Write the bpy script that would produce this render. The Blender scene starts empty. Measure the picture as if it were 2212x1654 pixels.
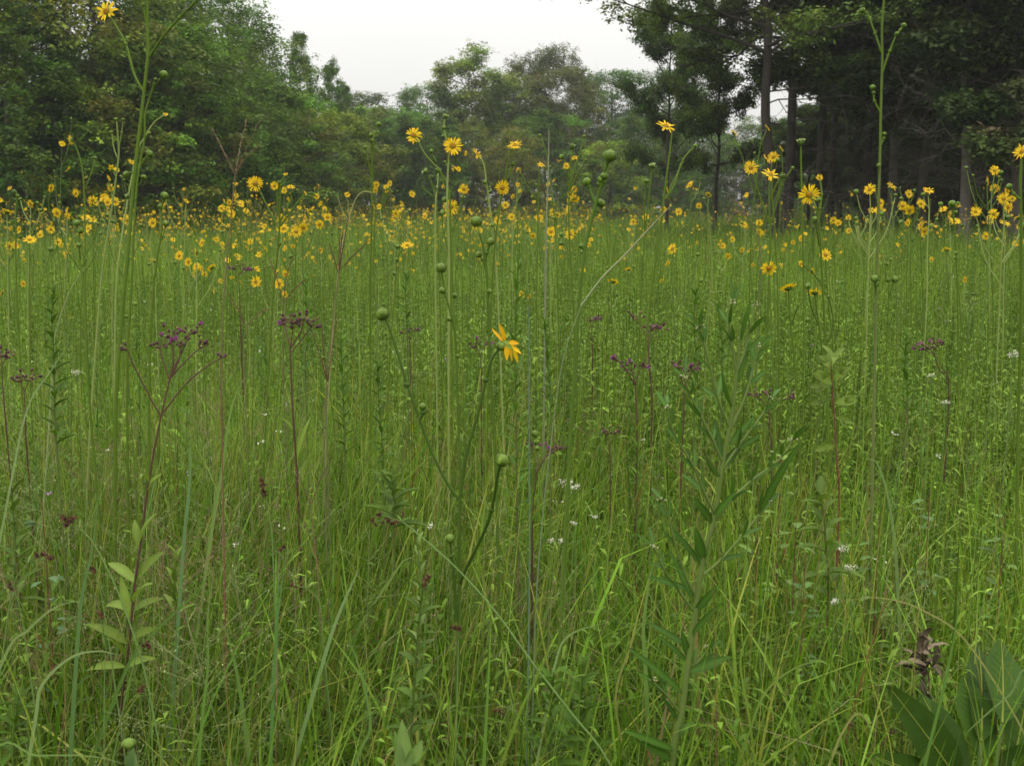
import bpy, math, random
import numpy as np
from mathutils import Vector, Quaternion, Matrix

# ------------------------------------------------------------------ camera, light, exposure
SC = bpy.context.scene
EYE = 1.65
F1024 = 1050.0                       # focal length in pixels of a 1024-wide picture
HOR = 205.0                          # height of the horizon in that picture
PITCH = math.atan((382.5 - HOR) / F1024)
cam = bpy.data.cameras.new("camera"); camo = bpy.data.objects.new("camera", cam)
SC.collection.objects.link(camo); SC.camera = camo
cam.sensor_width = 36.0; cam.lens = F1024 / 1024 * 36; cam.clip_start = 0.05; cam.clip_end = 3000
camo.location = (0, 0, EYE); camo.rotation_euler = (math.pi / 2 - PITCH, 0, 0)
cam.dof.use_dof = True; cam.dof.focus_distance = 3.6; cam.dof.aperture_fstop = 9.0

SUN_EL, SUN_AZ = math.radians(62), math.radians(200)
world = bpy.data.worlds.new("World"); SC.world = world; world.use_nodes = True
nt = world.node_tree; nt.nodes.clear()
def N(t, **k):
    n = nt.nodes.new(t)
    for a, b in k.items(): setattr(n, a, b)
    return n
out = N('ShaderNodeOutputWorld'); bg = N('ShaderNodeBackground')
tc = N('ShaderNodeTexCoord'); sep = N('ShaderNodeSeparateXYZ')
sky = N('ShaderNodeTexSky', sky_type='NISHITA', sun_disc=False, sun_elevation=SUN_EL, sun_rotation=SUN_AZ, dust_density=6.0)
nt.links.new(tc.outputs['Generated'], sep.inputs[0])
mr = N('ShaderNodeMapRange'); mr.inputs['From Min'].default_value = 0; mr.inputs['From Max'].default_value = 1
mr.inputs['To Min'].default_value = 0.80; mr.inputs['To Max'].default_value = 2.75
nt.links.new(sep.outputs['Z'], mr.inputs['Value'])
noi = N('ShaderNodeTexNoise'); noi.inputs['Scale'].default_value = 2.2; noi.inputs['Detail'].default_value = 4
mp = N('ShaderNodeMapping'); mp.inputs['Scale'].default_value = (1, 1, 3.5)
nt.links.new(tc.outputs['Generated'], mp.inputs[0]); nt.links.new(mp.outputs[0], noi.inputs['Vector'])
mr2 = N('ShaderNodeMapRange'); mr2.inputs['To Min'].default_value = 0.86; mr2.inputs['To Max'].default_value = 1.10
nt.links.new(noi.outputs['Fac'], mr2.inputs['Value'])
mul = N('ShaderNodeMath', operation='MULTIPLY'); nt.links.new(mr.outputs[0], mul.inputs[0]); nt.links.new(mr2.outputs[0], mul.inputs[1])
cloud = N('ShaderNodeVectorMath', operation='SCALE'); cloud.inputs[0].default_value = (0.995, 0.985, 0.955)
nt.links.new(mul.outputs[0], cloud.inputs['Scale'])
skys = N('ShaderNodeVectorMath', operation='SCALE'); skys.inputs['Scale'].default_value = 0.07
nt.links.new(sky.outputs[0], skys.inputs[0])
mixs = N('ShaderNodeMix', data_type='RGBA'); mixs.inputs[0].default_value = 0.94
nt.links.new(skys.outputs[0], mixs.inputs[6]); nt.links.new(cloud.outputs[0], mixs.inputs[7])
nt.links.new(mixs.outputs[2], bg.inputs['Color']); bg.inputs['Strength'].default_value = 1.0
nt.links.new(bg.outputs[0], out.inputs[0])
sl = bpy.data.lights.new("sun", 'SUN'); sl.energy = 0.95; sl.angle = math.radians(30); sl.color = (1, .94, .82)
so = bpy.data.objects.new("sun", sl); SC.collection.objects.link(so)
sd = Vector((math.sin(SUN_AZ) * math.cos(SUN_EL), math.cos(SUN_AZ) * math.cos(SUN_EL), math.sin(SUN_EL)))
so.rotation_euler = sd.to_track_quat('Z', 'Y').to_euler()
vs = SC.view_settings; vs.view_transform = 'Standard'; vs.look = 'None'; vs.exposure = 0.0; vs.gamma = 1.0
cy = SC.cycles
cy.max_bounces = 6; cy.diffuse_bounces = 3; cy.glossy_bounces = 1; cy.transmission_bounces = 4; cy.volume_bounces = 0
cy.transparent_max_bounces = 4; cy.caustics_reflective = False; cy.caustics_refractive = False
cy.use_denoising = True; cy.sample_clamp_indirect = 4.0

# ------------------------------------------------------------------ helpers
rng = np.random.default_rng(7)
random.seed(11)
U = random.uniform
S22 = 1024 / 2212.0
F22 = F1024 / S22
_cp, _sp = math.cos(PITCH), math.sin(PITCH)
def ray(px, py):
    x = (px * S22 - 512) / F1024; y = (382.5 - py * S22) / F1024
    return Vector((x, _cp + y * _sp, -_sp + y * _cp))
def W(px, py, D):                    # the point at distance D (metres into the scene) seen at that place of the photograph
    r = ray(px, py); s = D / r.y
    return Vector((r.x * s, D, EYE + r.z * s))
def PXM(D): return D / F22           # metres per photograph pixel at D

def link(o, parent=None):
    SC.collection.objects.link(o)
    if parent is not None: o.parent = parent
    return o
def tag(o, label=None, cat=None, group=None, kind=None):
    if label: o['label'] = label
    if cat: o['category'] = cat
    if group: o['group'] = group
    if kind: o['kind'] = kind
    return o
def empty(name, loc=(0, 0, 0)):
    o = bpy.data.objects.new(name, None); o.location = loc; o.empty_display_size = 0.05
    return link(o)

class MB:                            # collects vertices, faces and pigment, then links them as ONE mesh object
    def __init__(s): s.v = []; s.c = []; s.q = []; s.t = []; s.qm = []; s.tm = []; s.n = 0
    def add(s, v, c, quads=None, tris=None, mat=0):
        v = np.asarray(v, dtype=np.float32).reshape(-1, 3)
        c = np.asarray(c, dtype=np.float32)
        if c.ndim == 1: c = np.tile(c[:3], (len(v), 1))
        s.v.append(v); s.c.append(c[:, :3])
        if quads is not None and len(quads):
            q = np.asarray(quads, dtype=np.int64).reshape(-1, 4) + s.n; s.q.append(q); s.qm.append(np.full(len(q), mat, np.int32))
        if tris is not None and len(tris):
            t = np.asarray(tris, dtype=np.int64).reshape(-1, 3) + s.n; s.t.append(t); s.tm.append(np.full(len(t), mat, np.int32))
        s.n += len(v)
    def arrays(s):
        v = np.concatenate(s.v); c = np.concatenate(s.c)
        q = np.concatenate(s.q) if s.q else np.zeros((0, 4), np.int64); t = np.concatenate(s.t) if s.t else np.zeros((0, 3), np.int64)
        qm = np.concatenate(s.qm) if s.qm else np.zeros(0, np.int32); tm = np.concatenate(s.tm) if s.tm else np.zeros(0, np.int32)
        return v, c, q, t, qm, tm
    def mesh(s, name, mats, smooth=True):
        v, c, q, t, qm, tm = s.arrays()
        me = bpy.data.meshes.new(name)
        me.vertices.add(len(v)); me.vertices.foreach_set('co', v.ravel())
        nl = len(q) * 4 + len(t) * 3
        me.loops.add(nl); me.loops.foreach_set('vertex_index', np.concatenate([q.ravel(), t.ravel()]).astype(np.int32))
        me.polygons.add(len(q) + len(t))
        st = np.concatenate([np.arange(len(q)) * 4, len(q) * 4 + np.arange(len(t)) * 3]).astype(np.int32)
        me.polygons.foreach_set('loop_start', st)
        for m in (mats if isinstance(mats, (list, tuple)) else [mats]): me.materials.append(m)
        me.polygons.foreach_set('material_index', np.concatenate([qm, tm]).astype(np.int32))
        me.polygons.foreach_set('use_smooth', np.full(len(q) + len(t), bool(smooth)))
        a = me.color_attributes.new('tint', 'FLOAT_COLOR', 'POINT')
        a.data.foreach_set('color', np.concatenate([c, np.ones((len(c), 1), np.float32)], 1).ravel())
        me.update(calc_edges=True)
        return me
    def build(s, name, mats, parent=None, smooth=True):
        return link(bpy.data.objects.new(name, s.mesh(name, mats, smooth)), parent)

def smooth_path(P, n=5, R=None):     # Catmull-Rom through the points, radii carried along
    P = [np.array(p, float) for p in P]
    if len(P) < 2: return np.array(P), R
    if R is None: R = [1.0] * len(P)
    Q = [2 * P[0] - P[1]] + P + [2 * P[-1] - P[-2]]
    o = []; r = []
    for i in range(len(P) - 1):
        a, b, c, d = Q[i:i + 4]
        for k in range(n):
            t = k / n
            o.append(0.5 * ((2 * b) + (c - a) * t + (2 * a - 5 * b + 4 * c - d) * t * t + (3 * b - a - 3 * c + d) * t ** 3))
            r.append(R[i] * (1 - t) + R[i + 1] * t)
    o.append(P[-1]); r.append(R[-1])
    return np.array(o), np.array(r)

def tube(mb, P, R, col, sides=6, mat=0, n=4, col2=None, sm=True):
    R = list(np.broadcast_to(R, (len(P),))) if np.ndim(R) == 0 else list(R)
    if sm and len(P) > 2: P, R = smooth_path(P, n, R)
    P = np.asarray(P, float); R = np.asarray(R, float)
    T = np.gradient(P, axis=0); T /= np.linalg.norm(T, axis=1, keepdims=True) + 1e-12
    ref = np.array([0.31, 0.95, 0.05]) if abs(T[0][1]) < 0.8 else np.array([1.0, 0.1, 0.0])
    A = np.cross(T, ref); A /= np.linalg.norm(A, axis=1, keepdims=True) + 1e-12
    B = np.cross(T, A)
    an = np.arange(sides) * 2 * np.pi / sides
    V = P[:, None] + R[:, None, None] * (np.cos(an)[None, :, None] * A[:, None] + np.sin(an)[None, :, None] * B[:, None])
    m = len(P); i = np.arange(m - 1)[:, None] * sides; j = np.arange(sides)[None]; j2 = (j + 1) % sides
    q = np.stack([i + j, i + j2, i + sides + j2, i + sides + j], -1).reshape(-1, 4)
    c = np.tile(np.asarray(col, float), (m * sides, 1))
    if col2 is not None:
        t = np.repeat(np.linspace(0, 1, m), sides)[:, None]; c = (1 - t) * np.asarray(col) + t * np.asarray(col2)
    mb.add(V.reshape(-1, 3), c, quads=q, mat=mat)

def frame(z, roll=0.0):
    z = Vector(z).normalized(); q = z.to_track_quat('Z', 'Y') @ Quaternion((0, 0, 1), roll)
    return q

def leaf(mb, base, d, up, L, w, col, droop=0.25, fold=0.25, seg=6, mat=0, rib=None, wave=0.0, peak=0.42):
    """a lance-shaped leaf from base along d: a folded, arching blade with a pointed tip"""
    d = np.array(d, float); d /= np.linalg.norm(d); up = np.array(up, float)
    s = np.cross(d, up); s /= np.linalg.norm(s) + 1e-9; u = np.cross(s, d)
    t = np.linspace(0, 1, seg + 1)
    e = math.log(0.5) / math.log(peak)
    wd = w * 0.5 * np.sin(np.pi * np.clip(t, 0, 1) ** e) ** 0.85 + w * 0.03
    wd[-1] = w * 0.01
    c = np.array(base, float) + d * (L * t * (1 - 0.25 * droop * t))[:, None] + u * (L * (0.12 * t - droop * t * t))[:, None] * 1.0
    cols = np.asarray(col, float)
    V = []; C = []
    ph = U(0, 6)
    for k in range(seg + 1):
        wv = wave * w * math.sin(ph + t[k] * 9)
        V += [c[k] - s * wd[k] + u * (wd[k] * fold * 2 + wv), c[k], c[k] + s * wd[k] + u * (wd[k] * fold * 2 - wv)]
        rc = cols if rib is None else np.asarray(rib)
        C += [cols, rc, cols]
    q = []
    for k in range(seg):
        a = k * 3
        q += [(a, a + 1, a + 4, a + 3), (a + 1, a + 2, a + 5, a + 4)]
    mb.add(np.array(V), np.array(C), quads=q, mat=mat)

# ------------------------------------------------------------------ materials (pigment comes with the mesh as 'tint')
def plant_mat(name, rough=0.5, transl=0.3, spec=0.4, nscale=6.0, namt=0.25, objcol=False, bump=0.0):
    m = bpy.data.materials.new(name); m.use_nodes = True; t = m.node_tree; t.nodes.clear()
    def n(k, **a):
        x = t.nodes.new(k)
        for p, v in a.items(): setattr(x, p, v)
        return x
    o = n('ShaderNodeOutputMaterial'); p = n('ShaderNodeBsdfPrincipled')
    at = n('ShaderNodeAttribute', attribute_name='tint'); co = n('ShaderNodeTexCoord')
    no = n('ShaderNodeTexNoise'); no.inputs['Scale'].default_value = nscale; no.inputs['Detail'].default_value = 3
    t.links.new(co.outputs['Object'], no.inputs['Vector'])
    r = n('ShaderNodeMapRange'); r.inputs['To Min'].default_value = 1 - namt; r.inputs['To Max'].default_value = 1 + namt
    t.links.new(no.outputs['Fac'], r.inputs['Value'])
    v = n('ShaderNodeVectorMath', operation='SCALE'); t.links.new(at.outputs['Color'], v.inputs[0]); t.links.new(r.outputs[0], v.inputs['Scale'])
    last = v.outputs[0]
    if objcol:
        oi = n('ShaderNodeObjectInfo'); v2 = n('ShaderNodeVectorMath', operation='MULTIPLY')
        t.links.new(last, v2.inputs[0]); t.links.new(oi.outputs['Color'], v2.inputs[1]); last = v2.outputs[0]
    t.links.new(last, p.inputs['Base Color'])
    p.inputs['Roughness'].default_value = rough; p.inputs['Specular IOR Level'].default_value = spec
    if bump:
        b = n('ShaderNodeBump'); b.inputs['Strength'].default_value = bump; b.inputs['Distance'].default_value = 0.02
        n2 = n('ShaderNodeTexNoise'); n2.inputs['Scale'].default_value = nscale * 4; t.links.new(co.outputs['Object'], n2.inputs['Vector'])
        t.links.new(n2.outputs['Fac'], b.inputs['Height']); t.links.new(b.outputs[0], p.inputs['Normal'])
    if transl > 0:
        tr = n('ShaderNodeBsdfTranslucent'); sc = n('ShaderNodeVectorMath', operation='MULTIPLY'); sc.inputs[1].default_value = (1.25, 1.3, 0.7)
        t.links.new(last, sc.inputs[0]); t.links.new(sc.outputs[0], tr.inputs['Color'])
        mx = n('ShaderNodeMixShader'); mx.inputs[0].default_value = transl
        t.links.new(p.outputs[0], mx.inputs[1]); t.links.new(tr.outputs[0], mx.inputs[2]); t.links.new(mx.outputs[0], o.inputs[0])
    else: t.links.new(p.outputs[0], o.inputs[0])
    return m
M_grass = plant_mat('grass', 0.55, 0.36, 0.15, 3.0, 0.15)
M_leaf = plant_mat('herb_leaf', 0.55, 0.25, 0.12, 30.0, 0.18)
M_stem = plant_mat('herb_stem', 0.6, 0.0, 0.15, 25.0, 0.2)
M_bud = plant_mat('green_bud', 0.5, 0.0, 0.22, 2.2, 0.3)
M_petal = plant_mat('yellow_petal', 0.6, 0.3, 0.2, 6.0, 0.08)
M_disc = plant_mat('flower_disc', 0.8, 0.0, 0.2, 14.0, 0.35)
M_dry = plant_mat('dry_seed', 0.8, 0.0, 0.2, 60.0, 0.4)
M_purple = plant_mat('purple_floret', 0.7, 0.2, 0.2, 60.0, 0.3)
M_white = plant_mat('white_floret', 0.7, 0.2, 0.2, 60.0, 0.15)
M_crown = plant_mat('tree_leaf', 0.6, 0.3, 0.15, 0.6, 0.22, objcol=True)
M_bark = plant_mat('bark', 0.85, 0.0, 0.2, 3.0, 0.45, bump=0.6)

# ------------------------------------------------------------------ ground
def ground():
    m = bpy.data.materials.new('meadow_soil'); m.use_nodes = True; t = m.node_tree; p = t.nodes['Principled BSDF']
    co = t.nodes.new('ShaderNodeTexCoord'); no = t.nodes.new('ShaderNodeTexNoise'); no.inputs['Scale'].default_value = 1.7; no.inputs['Detail'].default_value = 10
    r = t.nodes.new('ShaderNodeValToRGB'); e = r.color_ramp.elements
    e[0].position = 0.35; e[0].color = (0.030, 0.045, 0.012, 1); e[1].position = 0.7; e[1].color = (0.07, 0.075, 0.028, 1)
    t.links.new(co.outputs['Object'], no.inputs['Vector']); t.links.new(no.outputs['Fac'], r.inputs['Fac']); t.links.new(r.outputs[0], p.inputs['Base Color'])
    p.inputs['Roughness'].default_value = 0.95
    g = np.concatenate([np.linspace(-700, -60, 9), np.linspace(-50, 50, 41), np.linspace(60, 700, 9)])
    X, Y = np.meshgrid(g, g + 40); Z = 0.03 * np.sin(X * .21) * np.sin(Y * .17 + 1) - 0.02
    n = len(g); i = np.arange(n - 1)[:, None] * n + np.arange(n - 1)[None]
    mb = MB(); mb.add(np.stack([X, Y, Z], -1).reshape(-1, 3), (.1, .1, .1), quads=np.stack([i, i + 1, i + n + 1, i + n], -1).reshape(-1, 4))
    tag(mb.build('ground', m), kind='structure')
ground()
# ------------------------------------------------------------------ trees
def rotvec(v, axis, a): return np.array((Quaternion(Vector(axis), a) @ Vector(v)))
def leaves_cloud(mb, C, S, nper, L, cols, flat=0.6, r=None):
    """leaf-sized rhombs scattered through clumps with centres C, radii S and pigments cols"""
    r = r or np.random.default_rng(1)
    tl = 14; nt_ = max(2, nper // tl); ti = np.repeat(np.arange(len(C)), nt_); m = len(ti)
    d0 = r.normal(size=(m, 3)); d0 /= np.linalg.norm(d0, axis=1, keepdims=True)
    d0[:, 2] = np.where((d0[:, 2] < 0) & (r.random(m) < .5), -d0[:, 2], d0[:, 2])
    T0 = C[ti] + d0 * (S[ti] * r.random(m) ** .35 * (1 + .22 * r.normal(size=m)))[:, None] * np.array([1, 1, flat])
    tk = np.clip(1 + .26 * r.normal(size=(m, 1)), .5, 1.9)
    j = np.repeat(np.arange(m), tl); idx = ti[j]; n = len(j)
    d = d0[j]; sp_ = r.normal(size=(n, 3)) * np.array([1, 1, .55]) * L * .95
    P = T0[j] + sp_
    nor = d * 0.45 + np.array([0, 0, 0.9]) + r.normal(size=(n, 3)) * 0.45
    nor /= np.linalg.norm(nor, axis=1, keepdims=True)
    a = np.cross(nor, r.normal(size=(n, 3))); a /= np.linalg.norm(a, axis=1, keepdims=True)
    b = np.cross(nor, a)
    l = L * (0.6 + 0.8 * r.random(n))[:, None]; w = l * (0.38 + 0.25 * r.random(n))[:, None]
    V = np.stack([P - a * l * .5, P + b * w * .5 + nor * l * .06, P + a * l * .5, P - b * w * .5 + nor * l * .06], 1).reshape(-1, 3)
    k = np.clip(1 + 0.15 * r.normal(size=(n, 1)), 0.5, 1.7) * tk[j]
    col = cols[idx] * k
    q = np.arange(n * 4).reshape(n, 4)
    mb.add(V, np.repeat(col, 4, 0), quads=q)

def profile(kind, u):
    if kind == 'dome': return np.sqrt(np.clip(1 - (np.abs(u - 0.42) / 0.60) ** 2.3, 0.0, 1)) + 0.03
    if kind == 'spire': return np.clip(1.08 - u, 0.03, 1) ** 0.8 * np.clip(0.45 + u * 4, 0, 1)
    if kind == 'bushy': return np.sqrt(np.clip(1 - (np.clip(u - 0.15, 0, 1) / 0.88) ** 2, 0.0, 1)) * 0.97 + 0.03
    if kind == 'vase': return np.clip(0.35 + u * 0.9, 0, 1) * np.sqrt(np.clip(1 - (np.clip(u - .6, 0, 1) / .41) ** 2, 0, 1)) + .03

BARK = (0.085, 0.07, 0.055); BARKP = (0.24, 0.215, 0.18); BARKD = (0.05, 0.042, 0.034)
def tree_proto(seed, kind, H, R, z0, nclump, nper, L, base, var=0.25, csize=0.085, flat=0.62, bark=BARK, tr=0.2, alt=None, altp=0.0, nlimb=26):
    r = np.random.default_rng(seed)
    # crown clumps
    C = []; S = []
    prof = 'dome' if kind == 'tufts' else kind
    lean = r.normal(size=2) * 0.03 * H
    lob = r.random(4) * 6.28
    while len(C) < nclump:
        u = r.random(); th = r.random() * 6.283
        env = R * profile(prof, np.array(u)) * (1 + 0.16 * math.sin(2 * th + lob[0] + 3 * u) + 0.12 * math.sin(3 * th + lob[1] - 5 * u) + 0.10 * math.sin(11 * u + lob[2]))
        rr = env * math.sqrt(r.uniform(0.12, 1.0))
        if kind != 'spire' and r.random() > (rr / R) * 1.2 + 0.25: continue
        z = z0 + u * (H - z0)
        s = csize * H * r.uniform(0.55, 1.35) * (0.55 + 0.45 * min(1, env / (0.5 * R)))
        C.append((rr * math.cos(th) + lean[0] * u, rr * math.sin(th) + lean[1] * u, z)); S.append(s)
    C = np.array(C); S = np.array(S)
    cols = np.array(base)[None] * (1 + var * r.normal(size=(nclump, 1))).clip(0.45, 1.8) * (1 + 0.08 * r.normal(size=(nclump, 3)))
    if alt is not None:
        k = r.random(nclump) < altp; cols[k] = np.array(alt)[None] * r.uniform(0.7, 1.2, size=(k.sum(), 1))
    mb = MB(); leaves_cloud(mb, C, S, nper, L, cols, flat, r)
    crown = mb.mesh('crown', M_crown, smooth=False)
    tb = MB()
    top = np.array([lean[0], lean[1], z0 + 0.9 * (H - z0)])
    pts = [np.array([0, 0, -0.1])] + [np.array([lean[0] * (k / 6) + r.normal() * 0.02 * H / 3, lean[1] * (k / 6) + r.normal() * 0.02 * H / 3, top[2] * k / 6]) for k in range(1, 7)]
    rad = [tr * 1.35] + [tr * (1 - 0.9 * k / 6.5) for k in range(1, 7)]
    tube(tb, pts, rad, bark, sides=9, n=4)
    pts = np.array(pts)
    for k in r.choice(nclump, min(nlimb, nclump), replace=False):
        c = C[k]; zz = max(z0 * 0.75, min(c[2] - 0.25 * math.hypot(c[0], c[1]) - 0.3, top[2] * 0.97))
        a = np.array([np.interp(zz, pts[:, 2], pts[:, 0]), np.interp(zz, pts[:, 2], pts[:, 1]), zz])
        mid = a * 0.5 + c * 0.5 + np.array([r.normal() * .15, r.normal() * .15, -0.1])
        rr = tr * 0.32 * (1 - 0.6 * zz / H)
        tube(tb, [a, mid, c], [rr, rr * .6, rr * .18], bark, sides=5, n=3)
        for _ in range(3):
            e = c + r.normal(size=3) * S[k] * 0.8
            tube(tb, [mid, (mid + e) / 2 + r.normal(size=3) * .1, e], [rr * .4, rr * .25, rr * .1], bark, sides=3, n=2)
    trunk = tb.mesh('trunk', M_bark)
    return trunk, crown

def layered_proto(seed, H, z0, reach, nlimb, nper, L, base, var=0.3, bark=BARKD, tr=0.22, dens=1.0, dead=0, alt=None, altp=0.0, bend=(0, 0)):
    """a tall forest-edge tree: bare lower trunk, long level limbs, foliage in flat sprays with sky between"""
    r = np.random.default_rng(seed); tb = MB(); C = []; S = []
    pts = np.array([[bend[0] * (k / 7) ** 1.5 + r.normal() * .05 * (k > 0), bend[1] * (k / 7) ** 1.5, H * k / 7 - 0.1] for k in range(8)])
    rad = [tr * 1.3] + [tr * (1 - 0.85 * k / 7.3) for k in range(1, 8)]
    tube(tb, pts, rad, bark, sides=9, n=4)
    for i in range(nlimb):
        u = (i + r.random()) / nlimb; z = z0 + (H * 0.98 - z0) * u
        th = i * 2.4 + r.normal() * .4; ln = reach * (1 - 0.72 * u ** 1.6) * r.uniform(0.55, 1.1)
        a = np.array([np.interp(z, pts[:, 2], pts[:, 0]), np.interp(z, pts[:, 2], pts[:, 1]), z])
        d = np.array([math.cos(th), math.sin(th), r.uniform(-.15, .65) + 0.45 * u])
        P = [a]; 
        for k in range(1, 5):
            P.append(a + d * ln * k / 4 + np.array([r.normal() * .12, r.normal() * .12, -0.10 * ln * (k / 4) ** 2 + r.normal() * .08]) )
        rr = tr * 0.34 * (1 - .5 * u)
        tube(tb, P, [rr, rr * .8, rr * .55, rr * .35, rr * .15], bark, sides=5, n=3)
        for k in range(2, 5):
            for s in (-1, 1):
                sd = np.array([-d[1] * s, d[0] * s, 0.1]) * 0.8 + d * 0.6
                sl = ln * r.uniform(0.18, 0.4)
                e = P[k] + sd * sl + np.array([0, 0, r.normal() * .15])
                tube(tb, [P[k], (P[k] + e) / 2 + r.normal(size=3) * .06, e], [rr * .35, rr * .22, rr * .1], bark, sides=4, n=2)
                if r.random() < dens:
                    for q in (0.55, 1.0):
                        C.append(P[k] * (1 - q) + e * q + r.normal(size=3) * .08); S.append(r.uniform(.35, .75) * reach / 5)
            if r.random() < dens: C.append(P[k] + r.normal(size=3) * .15); S.append(r.uniform(.4, .8) * reach / 5)
    for i in range(dead):             # bare lower boughs
        z = r.uniform(1.8, z0 + 1.5); th = r.random() * 6.28; ln = r.uniform(1.2, 3.6)
        a = np.array([np.interp(z, pts[:, 2], pts[:, 0]), np.interp(z, pts[:, 2], pts[:, 1]), z])
        twig(tb, a, np.array([math.cos(th), math.sin(th), r.uniform(-.25, .35)]), ln, tr * .15, r, bark if r.random() < .5 else (.15, .13, .11), 3)
    C = np.array(C); S = np.array(S); n = len(C)
    cols = np.array(base)[None] * (1 + var * r.normal(size=(n, 1))).clip(0.4, 1.9) * (1 + 0.08 * r.normal(size=(n, 3)))
    if alt is not None:
        k = r.random(n) < altp; cols[k] = np.array(alt)[None] * r.uniform(0.7, 1.2, size=(k.sum(), 1))
    mb = MB(); leaves_cloud(mb, C, S, nper, L, cols, 0.62, r)
    return tb.mesh('trunk', M_bark), mb.mesh('crown', M_crown, smooth=False)

def twig(tb, a, d, ln, rr, r, col, depth):
    d = d / np.linalg.norm(d); P = [a]
    for k in range(1, 5):
        d = d + r.normal(size=3) * 0.16; d /= np.linalg.norm(d); P.append(P[-1] + d * ln / 4)
    tube(tb, P, [rr, rr * .8, rr * .6, rr * .45, rr * .25], col, sides=4, n=2)
    if depth:
        for k in (1, 2, 3, 4, 4):
            if r.random() < .85:
                twig(tb, P[k], d + r.normal(size=3) * .75, ln * r.uniform(.35, .6), rr * .5, r, col, depth - 1)

G1 = (0.118, 0.198, 0.030); G2 = (0.100, 0.182, 0.032); G3 = (0.148, 0.212, 0.032); G4 = (0.060, 0.100, 0.028)
TAN = (0.150, 0.160, 0.040)
PROTO = {
 'dome1': tree_proto(1, 'dome', 13, 4.6, 1.0, 190, 270, .17, G1, alt=TAN, altp=.04, tr=.22),
 'dome2': tree_proto(2, 'dome', 13, 4.4, 2.0, 170, 280, .17, G2, tr=.22),
 'dome3': tree_proto(3, 'bushy', 12, 4.8, 0.3, 200, 260, .17, G3, alt=TAN, altp=.06),
 'bush1': tree_proto(4, 'bushy', 8, 4.0, 0.1, 150, 260, .16, G1, alt=TAN, altp=.04, tr=.14),
 'bush2': tree_proto(5, 'bushy', 6.5, 3.8, 0.1, 140, 250, .16, G3, alt=(.16, .16, .045), altp=.07, tr=.12),
 'spire1': tree_proto(6, 'spire', 12, 3.4, 0.8, 260, 130, .15, (0.095, 0.155, 0.030), csize=.034, flat=.9, tr=.15),
 'spire2': tree_proto(7, 'spire', 11, 3.2, 1.0, 240, 130, .15, (0.090, 0.148, 0.030), csize=.034, flat=.9, tr=.14),
 'tulip': tree_proto(8, 'vase', 13, 3.2, 4.0, 70, 560, .19, (0.165, 0.225, 0.030), var=.15, csize=.062, flat=.9, tr=.18),
 'pale': tree_proto(9, 'dome', 13, 3.1, 4.5, 120, 380, .16, (0.105, 0.130, 0.038), var=.15, csize=.08, tr=.16, bark=BARKP),
 'sparse': tree_proto(10, 'vase', 13, 3.6, 3.0, 120, 300, .16, (0.095, 0.120, 0.030), csize=.07, tr=.16, bark=BARKP),
 'lay1': layered_proto(21, 14.5, 5.4, 4.9, 40, 125, .12, (0.060, 0.088, 0.022), tr=.17, dead=7, bend=(-1.5, 0)),
 'lay2': layered_proto(22, 14.0, 5.6, 3.2, 32, 140, .13, (0.075, 0.108, 0.028), tr=.15, dens=.7, dead=9, bend=(.1, 0)),
 'lay3': layered_proto(23, 8.2, 2.6, 3.0, 26, 150, .12, (0.075, 0.105, 0.026), tr=.13, dead=6),
 'dark1': layered_proto(24, 13.5, 3.3, 3.1, 40, 250, .17, (0.060, 0.085, 0.026), tr=.17, bark=(.10, .085, .07), dead=16, alt=(.085, .07, .04), altp=.12),
 'dark2': layered_proto(25, 13.0, 3.6, 3.0, 38, 260, .17, (0.052, 0.076, 0.026), tr=.15, bark=(.16, .14, .12), dead=14, bend=(-.8, 0)),
}
def tree(name, label, px, D, proto, scale=1.0, rot=None, tint=(1, 1, 1), group=None, cat='tree', zs=1.0):
    w = W(px, 470, D); o = empty(name, (w.x, D, 0))
    o.rotation_euler.z = U(0, 6.28) if rot is None else rot
    o.scale = (scale, scale, scale * zs)
    t, c = PROTO[proto]
    tr = link(bpy.data.objects.new('trunk', t), o); cr = link(bpy.data.objects.new('crown', c), o)
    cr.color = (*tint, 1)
    tag(o, label, cat, group)
    return o

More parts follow.
